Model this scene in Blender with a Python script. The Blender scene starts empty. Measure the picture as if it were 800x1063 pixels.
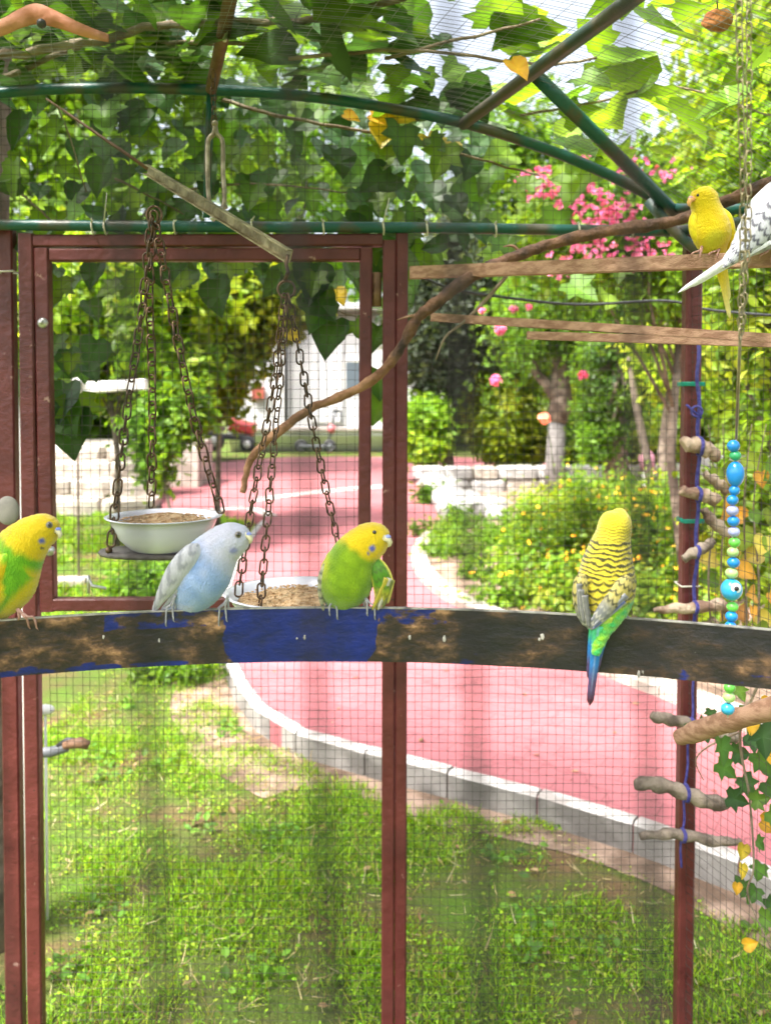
import bpy, bmesh, math, random
import numpy as np
from mathutils import Vector, Matrix, noise
from mathutils.bvhtree import BVHTree

random.seed(7)
rng = np.random.default_rng(7)
C = bpy.context.scene.collection
SC = bpy.context.scene

# ------------------------------------------------------------------ camera
F = 900.0                      # focal length in photo pixels (800 wide)
TH = math.radians(1.6)
HOR = 410.0
CY = HOR + F * math.tan(TH)
H = 1.6
cam_d = bpy.data.cameras.new('camera')
cam = bpy.data.objects.new('camera', cam_d)
C.objects.link(cam)
cam.location = (0, 0, H)
cam.rotation_euler = (math.radians(90) - TH, 0, 0)
cam_d.sensor_fit = 'HORIZONTAL'
cam_d.sensor_width = 24
cam_d.lens = F / 800 * 24
cam_d.shift_y = -(531.5 - CY) / 800
cam_d.clip_start = 0.01
cam_d.clip_end = 2000
cam_d.dof.use_dof = True
cam_d.dof.focus_distance = 1.22
cam_d.dof.aperture_fstop = 27 / 5.4
SC.camera = cam

# ------------------------------------------------------------------ light
SUN_DIR = Vector((-0.52, -0.42, 1.2)).normalized()
el = math.asin(SUN_DIR.z)
w = bpy.data.worlds.new('World')
SC.world = w
w.use_nodes = True
nt = w.node_tree
sky = nt.nodes.new('ShaderNodeTexSky')
sky.sky_type = 'NISHITA'
sky.sun_disc = False
sky.sun_elevation = el
sky.sun_rotation = math.atan2(SUN_DIR.x, SUN_DIR.y)
sky.air_density = 1.0
sky.dust_density = 8.0
sky.ozone_density = 0.6
bg = nt.nodes['Background']
bg.inputs['Strength'].default_value = 0.15
hz = nt.nodes.new('ShaderNodeHueSaturation')      # thin bright cloud: a paler sky
hz.inputs['Saturation'].default_value = 0.5
hz.inputs['Value'].default_value = 1.25
nt.links.new(sky.outputs[0], hz.inputs['Color'])
nt.links.new(hz.outputs[0], bg.inputs[0])
sd = bpy.data.lights.new('sun', 'SUN')
sd.energy = 2.8
sd.angle = math.radians(10)
sd.color = (1.0, 0.95, 0.86)
so = bpy.data.objects.new('sun', sd)
C.objects.link(so)
so.rotation_euler = SUN_DIR.to_track_quat('Z', 'Y').to_euler()
so.location = (-4, -4, 8)
SC.view_settings.view_transform = 'Standard'
SC.view_settings.look = 'None'
SC.view_settings.exposure = 1.72
SC.view_settings.gamma = 1.0
SC.cycles.max_bounces = 8
SC.cycles.transparent_max_bounces = 8

# ------------------------------------------------------------------ pixel helpers
def ray(px, py):
    u = (px - 400) / F
    v = (CY - py) / F
    c, s = math.cos(TH), math.sin(TH)
    return Vector((u, c + v * s, v * c - s))

def P(px, py, d):
    r = ray(px, py)
    return Vector((0, 0, H)) + r * (d / r.y)

def G(px, py, z=0.0):
    r = ray(px, py)
    return Vector((0, 0, H)) + r * ((z - H) / r.z)

# ------------------------------------------------------------------ materials
def new_mat(name):
    m = bpy.data.materials.new(name)
    m.use_nodes = True
    n = m.node_tree
    b = n.nodes['Principled BSDF']
    return m, n, b

def rgba(c):
    return (c[0], c[1], c[2], 1)

def mat(name, c1, c2=None, rough=0.6, scale=8.0, metallic=0.0, bump=0.0, bscale=None, lo=0.4, hi=0.6, detail=6, spec=None, coat=0):
    m, n, b = new_mat(name)
    b.inputs['Roughness'].default_value = rough
    b.inputs['Metallic'].default_value = metallic
    if spec is not None:
        b.inputs['Specular IOR Level'].default_value = spec
    if coat:
        b.inputs['Coat Weight'].default_value = coat
        b.inputs['Coat Roughness'].default_value = 0.15
    tc = n.nodes.new('ShaderNodeTexCoord')
    if c2 is None:
        b.inputs['Base Color'].default_value = rgba(c1)
    else:
        nz = n.nodes.new('ShaderNodeTexNoise')
        nz.inputs['Scale'].default_value = scale
        nz.inputs['Detail'].default_value = detail
        n.links.new(tc.outputs['Object'], nz.inputs['Vector'])
        r = n.nodes.new('ShaderNodeValToRGB')
        r.color_ramp.elements[0].position = lo
        r.color_ramp.elements[1].position = hi
        r.color_ramp.elements[0].color = rgba(c1)
        r.color_ramp.elements[1].color = rgba(c2)
        n.links.new(nz.outputs['Fac'], r.inputs['Fac'])
        n.links.new(r.outputs['Color'], b.inputs['Base Color'])
    if bump:
        nb = n.nodes.new('ShaderNodeTexNoise')
        nb.inputs['Scale'].default_value = bscale or scale * 3
        nb.inputs['Detail'].default_value = 8
        n.links.new(tc.outputs['Object'], nb.inputs['Vector'])
        bp = n.nodes.new('ShaderNodeBump')
        bp.inputs['Strength'].default_value = bump
        bp.inputs['Distance'].default_value = 0.01
        n.links.new(nb.outputs['Fac'], bp.inputs['Height'])
        n.links.new(bp.outputs['Normal'], b.inputs['Normal'])
    return m

def leaf_mat(name, trans=0.35, rough=0.45, vein=True):
    m, n, b = new_mat(name)
    at = n.nodes.new('ShaderNodeAttribute')
    at.attribute_name = 'Col'
    oi = n.nodes.new('ShaderNodeObjectInfo')
    hs = n.nodes.new('ShaderNodeHueSaturation')
    mr = n.nodes.new('ShaderNodeMapRange')
    mr.inputs['To Min'].default_value = 0.7
    mr.inputs['To Max'].default_value = 1.3
    n.links.new(oi.outputs['Random'], mr.inputs['Value'])
    n.links.new(mr.outputs[0], hs.inputs['Value'])
    n.links.new(at.outputs['Color'], hs.inputs['Color'])
    b.inputs['Roughness'].default_value = rough
    b.inputs['Specular IOR Level'].default_value = 0.35
    n.links.new(hs.outputs['Color'], b.inputs['Base Color'])
    tr = n.nodes.new('ShaderNodeBsdfTranslucent')
    mx0 = n.nodes.new('ShaderNodeMix')
    mx0.data_type = 'RGBA'
    mx0.blend_type = 'MULTIPLY'
    mx0.inputs['Factor'].default_value = 1
    mx0.inputs['B'].default_value = (1.9, 1.7, 0.7, 1)
    n.links.new(hs.outputs['Color'], mx0.inputs['A'])
    n.links.new(mx0.outputs['Result'], tr.inputs['Color'])
    mx = n.nodes.new('ShaderNodeMixShader')
    mx.inputs['Fac'].default_value = trans
    n.links.new(b.outputs[0], mx.inputs[1])
    n.links.new(tr.outputs[0], mx.inputs[2])
    n.links.new(mx.outputs[0], n.nodes['Material Output'].inputs['Surface'])
    return m

def col_mat(name, rough=0.6, bump=0.0, bscale=200, spec=0.3, sheen=0.0):
    m, n, b = new_mat(name)
    at = n.nodes.new('ShaderNodeAttribute')
    at.attribute_name = 'Col'
    n.links.new(at.outputs['Color'], b.inputs['Base Color'])
    b.inputs['Roughness'].default_value = rough
    b.inputs['Specular IOR Level'].default_value = spec
    if sheen:
        b.inputs['Sheen Weight'].default_value = sheen
    if bump:
        tc = n.nodes.new('ShaderNodeTexCoord')
        mp = n.nodes.new('ShaderNodeMapping')
        mp.inputs['Scale'].default_value = (1.6, 1.6, 0.7)
        n.links.new(tc.outputs['Object'], mp.inputs['Vector'])
        nb = n.nodes.new('ShaderNodeTexVoronoi')
        nb.inputs['Scale'].default_value = bscale * 1.5
        n.links.new(mp.outputs[0], nb.inputs['Vector'])
        n2 = n.nodes.new('ShaderNodeTexNoise')
        n2.inputs['Scale'].default_value = bscale
        n2.inputs['Detail'].default_value = 6
        n.links.new(mp.outputs[0], n2.inputs['Vector'])
        ad = n.nodes.new('ShaderNodeMath'); ad.operation = 'ADD'
        n.links.new(nb.outputs['Distance'], ad.inputs[0]); n.links.new(n2.outputs['Fac'], ad.inputs[1])
        bp = n.nodes.new('ShaderNodeBump')
        bp.inputs['Strength'].default_value = bump
        bp.inputs['Distance'].default_value = 0.003
        n.links.new(ad.outputs[0], bp.inputs['Height'])
        hs = n.nodes.new('ShaderNodeHueSaturation')
        mr = n.nodes.new('ShaderNodeMapRange'); mr.inputs['To Min'].default_value = 1.05; mr.inputs['To Max'].default_value = 0.88
        mr.inputs['From Max'].default_value = 0.75
        n.links.new(nb.outputs['Distance'], mr.inputs['Value']); n.links.new(mr.outputs[0], hs.inputs['Value'])
        n.links.new(at.outputs['Color'], hs.inputs['Color']); n.links.new(hs.outputs['Color'], b.inputs['Base Color'])
        n.links.new(bp.outputs['Normal'], b.inputs['Normal'])
    return m

M = {}
M['leaf'] = leaf_mat('leaf', 0.5)
M['vine_leaf'] = leaf_mat('vine_leaf', 0.42)
M['grass'] = leaf_mat('grass_blades', 0.3, 0.55)
M['petal'] = leaf_mat('petal', 0.3, 0.6)
def chipped(base, chip, scale=70, thr=0.66, m_=None):
    n = m_.node_tree; b = n.nodes['Principled BSDF']
    src = b.inputs['Base Color'].links[0].from_socket
    tc = n.nodes.new('ShaderNodeTexCoord')
    nz = n.nodes.new('ShaderNodeTexNoise'); nz.inputs['Scale'].default_value = scale; nz.inputs['Detail'].default_value = 7; nz.inputs['Roughness'].default_value = 0.7
    n.links.new(tc.outputs['Object'], nz.inputs['Vector'])
    mr = n.nodes.new('ShaderNodeMapRange'); mr.inputs['From Min'].default_value = thr; mr.inputs['From Max'].default_value = thr + 0.03
    n.links.new(nz.outputs['Fac'], mr.inputs['Value'])
    mx = n.nodes.new('ShaderNodeMix'); mx.data_type = 'RGBA'; mx.inputs['B'].default_value = rgba(chip)
    n.links.new(mr.outputs[0], mx.inputs['Factor']); n.links.new(src, mx.inputs['A']); n.links.new(mx.outputs['Result'], b.inputs['Base Color'])
    return m_
M['maroon'] = mat('maroon_paint', (0.075, 0.012, 0.013), (0.13, 0.027, 0.026), 0.42, 14, bump=0.25, bscale=60, lo=0.3, hi=0.7)
chipped(None, (0.34, 0.2, 0.17), 26, 0.655, M['maroon']); chipped(None, (0.03, 0.012, 0.01), 40, 0.66, M['maroon'])
M['pipe_green'] = mat('green_pipe_paint', (0.008, 0.085, 0.075), (0.07, 0.065, 0.05), 0.4, 13, bump=0.25, bscale=70, lo=0.47, hi=0.6)
M['pipe_grey'] = mat('grey_pipe', (0.05, 0.085, 0.085), (0.13, 0.11, 0.085), 0.45, 16, bump=0.25, bscale=70)
M['rust_pipe'] = mat('rusty_pipe', (0.11, 0.05, 0.025), (0.2, 0.11, 0.06), 0.6, 22, bump=0.4, bscale=90)
M['wire_near'] = mat('wire_near', (0.012, 0.013, 0.011), (0.02, 0.02, 0.018), 0.9, 30, spec=0.03)
M['wire_pale'] = mat('wire_pale', (0.16, 0.17, 0.16), (0.3, 0.3, 0.28), 0.4, 30, metallic=0.2)  # light caught by the roof mesh is put into this paler wire colour
M['wire'] = mat('wire', (0.035, 0.03, 0.027), (0.08, 0.07, 0.06), 0.5, 30, metallic=0.3)
M['chain'] = mat('chain_metal', (0.045, 0.032, 0.025), (0.16, 0.1, 0.06), 0.42, 60, metallic=0.7)
M['chain_grey'] = mat('chain_grey', (0.2, 0.18, 0.13), (0.32, 0.27, 0.16), 0.45, 60, metallic=0.4)
M['zinc'] = mat('zinc', (0.5, 0.5, 0.5), (0.6, 0.6, 0.6), 0.35, 40, metallic=0.8)
M['white_tie'] = mat('tie', (0.7, 0.68, 0.6), (0.55, 0.5, 0.42), 0.5, 30)
M['tie_dull'] = mat('dull_white', (0.3, 0.28, 0.26), (0.5, 0.47, 0.44), 0.7, 300)
def grain(m_, sc):
    n = m_.node_tree; tc = [x for x in n.nodes if x.type == 'TEX_COORD'][0]
    mp = n.nodes.new('ShaderNodeMapping'); mp.inputs['Scale'].default_value = sc
    n.links.new(tc.outputs['Object'], mp.inputs['Vector'])
    for x in n.nodes:
        if x.type == 'TEX_NOISE': n.links.new(mp.outputs[0], x.inputs['Vector'])
    return m_
M['slat'] = mat('slat_wood', (0.26, 0.135, 0.085), (0.42, 0.25, 0.17), 0.65, 9, bump=0.3, bscale=40)
grain(M['slat'], (1.2, 6, 12))
M['drift'] = mat('drift_wood', (0.22, 0.13, 0.09), (0.5, 0.38, 0.28), 0.75, 22, bump=0.9, bscale=60)
M['drift_grey'] = mat('drift_grey', (0.12, 0.09, 0.07), (0.36, 0.29, 0.23), 0.8, 22, bump=0.9, bscale=60)
M['ceramic'] = mat('white_enamel', (0.66, 0.67, 0.76), (0.6, 0.61, 0.7), 0.22, 6, coat=0.3)
M['seed'] = mat('seed_mix', (0.5, 0.3, 0.14), (0.7, 0.5, 0.3), 0.8, 120, bump=1.0, bscale=260)
M['tray'] = mat('tray_wood', (0.06, 0.05, 0.045), (0.12, 0.11, 0.1), 0.7, 30, bump=0.4)
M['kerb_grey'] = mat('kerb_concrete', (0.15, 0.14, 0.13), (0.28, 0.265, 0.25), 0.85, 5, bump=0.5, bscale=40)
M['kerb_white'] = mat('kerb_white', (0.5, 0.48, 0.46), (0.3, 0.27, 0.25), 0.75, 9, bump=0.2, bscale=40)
M['stone'] = mat('pale_stone', (0.27, 0.23, 0.19), (0.46, 0.42, 0.37), 0.85, 3.5, bump=0.7, bscale=14)
M['stone_white'] = mat('white_stone', (0.3, 0.29, 0.28), (0.52, 0.51, 0.5), 0.8, 3, bump=0.6, bscale=14)
M['bark'] = mat('bark', (0.09, 0.065, 0.05), (0.24, 0.19, 0.15), 0.9, 9, bump=1.0, bscale=30)
M['bark_pale'] = mat('bark_limewashed', (0.13, 0.12, 0.115), (0.22, 0.205, 0.2), 0.85, 8, bump=0.6, bscale=30)
M['stem'] = mat('vine_stem', (0.17, 0.12, 0.08), (0.3, 0.24, 0.17), 0.85, 20, bump=0.7, bscale=80)
M['plaster'] = mat('white_plaster', (0.6, 0.6, 0.62), (0.7, 0.7, 0.72), 0.85, 0.8, bump=0.2)
M['plaster_grey'] = mat('grey_plaster', (0.5, 0.51, 0.53), (0.58, 0.58, 0.6), 0.8, 1.2)
M['red'] = mat('red_paint', (0.62, 0.06, 0.055), (0.5, 0.05, 0.05), 0.35, 6)
M['black'] = mat('black_plastic', (0.03, 0.03, 0.035), (0.05, 0.05, 0.055), 0.5, 10)
M['grey_plastic'] = mat('grey_plastic', (0.15, 0.16, 0.18), (0.2, 0.21, 0.23), 0.5, 10)
M['teal'] = mat('teal_metal', (0.05, 0.36, 0.4), (0.07, 0.3, 0.35), 0.4, 10)
M['white_paint'] = mat('white_paint', (0.78, 0.77, 0.75), (0.66, 0.65, 0.62), 0.5, 6)
M['blue_rope'] = mat('blue_rope', (0.045, 0.045, 0.26), (0.1, 0.09, 0.36), 0.8, 90, bump=0.6, bscale=400)
M['green_tie'] = mat('green_tie', (0.0, 0.3, 0.2), (0.0, 0.24, 0.17), 0.4, 30)
M['dry'] = mat('dry_leaf_orange', (0.55, 0.2, 0.1), (0.66, 0.3, 0.18), 0.6, 12, bump=0.4)
M['cone'] = mat('dry_seed', (0.3, 0.1, 0.03), (0.45, 0.18, 0.05), 0.8, 40, bump=0.8)
M['green_stem'] = mat('green_stem', (0.06, 0.12, 0.03), None, .6)
M['glass'] = mat('window_glass', (0.12, 0.15, 0.18), None, 0.1)
M['roof_tile'] = mat('roof_tile', (0.4, 0.14, 0.08), (0.5, 0.2, 0.12), 0.7, 6)
M['plumage'] = col_mat('plumage', 0.7, 0.4, 300, 0.15, 0.35)
M['feather'] = col_mat('feather', 0.5, 0.25, 180, 0.35, 0.1)
M['eye'] = mat('eye_black', (0.01, 0.008, 0.008), None, 0.06, coat=1.0)
M['eye_ring'] = mat('eye_ring', (0.22, 0.2, 0.17), None, 0.5)
M['foot_pink'] = mat('foot_pink', (0.42, 0.22, 0.18), (0.52, 0.3, 0.26), 0.55, 200, bump=0.4, bscale=500)
M['foot_grey'] = mat('foot_grey', (0.3, 0.3, 0.34), (0.42, 0.42, 0.46), 0.55, 200, bump=0.4, bscale=500)
M['cere_blue'] = mat('cere_blue', (0.18, 0.24, 0.62), (0.3, 0.36, 0.7), 0.4, 150)
M['cere_pink'] = mat('cere_pink', (0.6, 0.36, 0.42), None, 0.4)
M['beak_horn'] = mat('beak_horn', (0.5, 0.48, 0.28), (0.6, 0.56, 0.36), 0.3, 90)
M['beak_orange'] = mat('beak_orange', (0.85, 0.4, 0.12), (0.9, 0.5, 0.25), 0.3, 90)
M['cuttle'] = mat('cuttlebone', (0.2, 0.19, 0.17), (0.3, 0.28, 0.25), 0.9, 20)

def paving_mat():
    m, n, b = new_mat('pink_paving')
    tc = n.nodes.new('ShaderNodeTexCoord')
    mp = n.nodes.new('ShaderNodeMapping')
    mp.inputs['Rotation'].default_value = (0, 0, math.radians(32))
    n.links.new(tc.outputs['Object'], mp.inputs['Vector'])
    wn = n.nodes.new('ShaderNodeTexNoise')
    wn.inputs['Scale'].default_value = 3
    br = n.nodes.new('ShaderNodeTexBrick')
    br.inputs['Scale'].default_value = 1.0
    br.inputs['Brick Width'].default_value = 0.2
    br.inputs['Row Height'].default_value = 0.1
    br.inputs['Mortar Size'].default_value = 0.0028
    br.inputs['Mortar Smooth'].default_value = 0.4
    br.inputs['Color1'].default_value = (0.325, 0.105, 0.118, 1)
    br.inputs['Color2'].default_value = (0.29, 0.088, 0.1, 1)
    br.inputs['Mortar'].default_value = (0.2, 0.065, 0.07, 1)
    n.links.new(mp.outputs[0], br.inputs['Vector'])
    n.links.new(tc.outputs['Object'], wn.inputs['Vector'])
    wn2 = n.nodes.new('ShaderNodeTexNoise')
    wn2.inputs['Scale'].default_value = 1.4
    wn2.inputs['Detail'].default_value = 9
    wn2.inputs['Roughness'].default_value = 0.7
    n.links.new(tc.outputs['Object'], wn2.inputs['Vector'])
    r = n.nodes.new('ShaderNodeValToRGB')
    r.color_ramp.elements[0].position = 0.3
    r.color_ramp.elements[0].color = (0.72, 0.72, 0.75, 1)
    r.color_ramp.elements[1].position = 0.62
    r.color_ramp.elements[1].color = (1.12, 1.12, 1.12, 1)
    n.links.new(wn2.outputs['Fac'], r.inputs['Fac'])
    mx = n.nodes.new('ShaderNodeMix')
    mx.data_type = 'RGBA'
    mx.blend_type = 'MULTIPLY'
    mx.inputs['Factor'].default_value = 1
    n.links.new(br.outputs['Color'], mx.inputs['A'])
    n.links.new(r.outputs['Color'], mx.inputs['B'])
    vo = n.nodes.new('ShaderNodeTexVoronoi'); vo.feature = 'DISTANCE_TO_EDGE'; vo.inputs['Scale'].default_value = 0.9
    dn = n.nodes.new('ShaderNodeTexNoise'); dn.inputs['Scale'].default_value = 5; dn.inputs['Detail'].default_value = 6
    n.links.new(tc.outputs['Object'], dn.inputs['Vector'])
    va = n.nodes.new('ShaderNodeMixRGB'); va.blend_type = 'ADD'; va.inputs[0].default_value = 0.35
    n.links.new(tc.outputs['Object'], va.inputs[1]); n.links.new(dn.outputs['Color'], va.inputs[2]); n.links.new(va.outputs[0], vo.inputs['Vector'])
    cr = n.nodes.new('ShaderNodeMapRange'); cr.inputs['From Min'].default_value = 0.002; cr.inputs['From Max'].default_value = 0.009
    cr.inputs['To Min'].default_value = 0.72
    n.links.new(vo.outputs['Distance'], cr.inputs['Value'])
    m3 = n.nodes.new('ShaderNodeMix'); m3.data_type = 'RGBA'; m3.blend_type = 'MULTIPLY'; m3.inputs['Factor'].default_value = 1
    n.links.new(mx.outputs['Result'], m3.inputs['A']); n.links.new(cr.outputs[0], m3.inputs['B'])
    n.links.new(m3.outputs['Result'], b.inputs['Base Color'])
    b.inputs['Roughness'].default_value = 0.8
    bp = n.nodes.new('ShaderNodeBump')
    bp.inputs['Strength'].default_value = 0.5
    bp.inputs['Distance'].default_value = 0.01
    bp.invert = True
    n.links.new(br.outputs['Fac'], bp.inputs['Height'])
    n.links.new(bp.outputs['Normal'], b.inputs['Normal'])
    return m
M['paving'] = paving_mat()

def ground_mat():
    m, n, b = new_mat('lawn_soil')
    tc = n.nodes.new('ShaderNodeTexCoord')
    a = n.nodes.new('ShaderNodeTexNoise')
    a.inputs['Scale'].default_value = 2.2
    a.inputs['Detail'].default_value = 9
    a.inputs['Roughness'].default_value = 0.65
    n.links.new(tc.outputs['Object'], a.inputs['Vector'])
    r = n.nodes.new('ShaderNodeValToRGB')
    e = r.color_ramp.elements
    e[0].position = 0.36
    e[0].color = (0.13, 0.085, 0.045, 1)
    e[1].position = 0.64
    e[1].color = (0.07, 0.14, 0.015, 1)
    x = e.new(0.48)
    x.color = (0.08, 0.10, 0.025, 1)
    n.links.new(a.outputs['Fac'], r.inputs['Fac'])
    n.links.new(r.outputs['Color'], b.inputs['Base Color'])
    b.inputs['Roughness'].default_value = 0.95
    b.inputs['Specular IOR Level'].default_value = 0.1
    c = n.nodes.new('ShaderNodeTexNoise')
    c.inputs['Scale'].default_value = 60
    c.inputs['Detail'].default_value = 5
    n.links.new(tc.outputs['Object'], c.inputs['Vector'])
    bp = n.nodes.new('ShaderNodeBump')
    bp.inputs['Strength'].default_value = 0.8
    bp.inputs['Distance'].default_value = 0.02
    n.links.new(c.outputs['Fac'], bp.inputs['Height'])
    n.links.new(bp.outputs['Normal'], b.inputs['Normal'])
    return m
M['ground'] = ground_mat()
M['soil'] = mat('bed_soil', (0.11, 0.07, 0.045), (0.3, 0.21, 0.155), 0.95, 6, bump=0.9, bscale=40)

def bar_mat():
    m, n, b = new_mat('peeling_bar_paint')
    tc = n.nodes.new('ShaderNodeTexCoord')
    at = n.nodes.new('ShaderNodeAttribute')
    at.attribute_name = 'Col'      # r: blue paint cover, g: bright rust, b: steel shine
    sp = n.nodes.new('ShaderNodeSeparateColor')
    n.links.new(at.outputs['Color'], sp.inputs[0])
    nz = n.nodes.new('ShaderNodeTexNoise')
    nz.inputs['Scale'].default_value = 34
    nz.inputs['Detail'].default_value = 9
    nz.inputs['Roughness'].default_value = 0.68
    mp = n.nodes.new('ShaderNodeMapping')
    mp.inputs['Scale'].default_value = (0.7, 0.7, 1.2)
    n.links.new(tc.outputs['Object'], mp.inputs['Vector'])
    n.links.new(mp.outputs[0], nz.inputs['Vector'])
    rust = n.nodes.new('ShaderNodeValToRGB')
    e = rust.color_ramp.elements
    e[0].position = 0.4; e[0].color = (0.018, 0.013, 0.012, 1)
    e[1].position = 0.66; e[1].color = (0.46, 0.26, 0.13, 1)
    x = e.new(0.5); x.color = (0.055, 0.03, 0.02, 1)
    x = e.new(0.57); x.color = (0.17, 0.092, 0.048, 1)
    dark = n.nodes.new('ShaderNodeValToRGB')
    e = dark.color_ramp.elements
    e[0].position = 0.4; e[0].color = (0.01, 0.01, 0.014, 1)
    e[1].position = 0.74; e[1].color = (0.09, 0.045, 0.025, 1)
    x = e.new(0.58); x.color = (0.02, 0.016, 0.017, 1)
    n.links.new(nz.outputs['Fac'], rust.inputs['Fac'])
    n.links.new(nz.outputs['Fac'], dark.inputs['Fac'])
    m1 = n.nodes.new('ShaderNodeMix'); m1.data_type = 'RGBA'
    n.links.new(sp.outputs[1], m1.inputs['Factor'])
    n.links.new(dark.outputs['Color'], m1.inputs['A'])
    n.links.new(rust.outputs['Color'], m1.inputs['B'])
    # blue paint where cover + noise passes a threshold
    nz2 = n.nodes.new('ShaderNodeTexNoise')
    nz2.inputs['Scale'].default_value = 48
    nz2.inputs['Detail'].default_value = 8
    nz2.inputs['Roughness'].default_value = 0.6
    n.links.new(mp.outputs[0], nz2.inputs['Vector'])
    ad = n.nodes.new('ShaderNodeMath'); ad.operation = 'ADD'
    n.links.new(sp.outputs[0], ad.inputs[0])
    n.links.new(nz2.outputs['Fac'], ad.inputs[1])
    st = n.nodes.new('ShaderNodeMapRange')
    st.inputs['From Min'].default_value = 0.93
    st.inputs['From Max'].default_value = 1.0
    n.links.new(ad.outputs[0], st.inputs['Value'])
    blue = n.nodes.new('ShaderNodeValToRGB')
    blue.color_ramp.elements[0].position = 0.35
    blue.color_ramp.elements[0].color = (0.002, 0.008, 0.07, 1)
    blue.color_ramp.elements[1].position = 0.7
    blue.color_ramp.elements[1].color = (0.002, 0.016, 0.19, 1)
    n.links.new(nz.outputs['Fac'], blue.inputs['Fac'])
    m2 = n.nodes.new('ShaderNodeMix'); m2.data_type = 'RGBA'
    n.links.new(st.outputs[0], m2.inputs['Factor'])
    n.links.new(m1.outputs['Result'], m2.inputs['A'])
    n.links.new(blue.outputs['Color'], m2.inputs['B'])
    n.links.new(m2.outputs['Result'], b.inputs['Base Color'])
    b.inputs['Roughness'].default_value = 0.3
    bp = n.nodes.new('ShaderNodeBump')
    bp.inputs['Strength'].default_value = 0.9
    bp.inputs['Distance'].default_value = 0.003
    n.links.new(nz.outputs['Fac'], bp.inputs['Height'])
    n.links.new(bp.outputs['Normal'], b.inputs['Normal'])
    return m
M['bar'] = bar_mat()

# ------------------------------------------------------------------ object helpers
ROOT = {}

def link(o, parent=None):
    C.objects.link(o)
    if parent is not None:
        o.parent = parent
        ROOT[o.name] = ROOT.get(parent.name, Vector((0, 0, 0)))
    return o

def tag(o, label=None, cat=None, group=None, kind=None):
    if label: o['label'] = label
    if cat: o['category'] = cat
    if group: o['group'] = group
    if kind: o['kind'] = kind
    return o

def thing(name, label, cat, loc=(0, 0, 0), group=None):
    o = bpy.data.objects.new(name, None)
    o.empty_display_size = 0.05
    C.objects.link(o)
    o.location = loc
    ROOT[o.name] = Vector(loc)
    return tag(o, label, cat, group)

def link_mesh(name, me, parent=None, base=None):
    """me has world coordinates; they are made relative to the root of the parent, or to base for a thing that is one mesh"""
    off = ROOT.get(parent.name, Vector((0, 0, 0))) if parent is not None else Vector(base or (0, 0, 0))
    if off.length > 0:
        me.transform(Matrix.Translation(-off))
    o = bpy.data.objects.new(name, me)
    link(o, parent)
    if parent is None:
        o.location = off
        ROOT[o.name] = off
    return o

def place(name, me, matrix, parent=None):
    """shared mesh data, placed by a world matrix"""
    o = bpy.data.objects.new(name, me)
    link(o, parent)
    off = ROOT.get(parent.name, Vector((0, 0, 0))) if parent is not None else Vector((0, 0, 0))
    o.matrix_local = Matrix.Translation(-off) @ matrix
    return o

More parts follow.
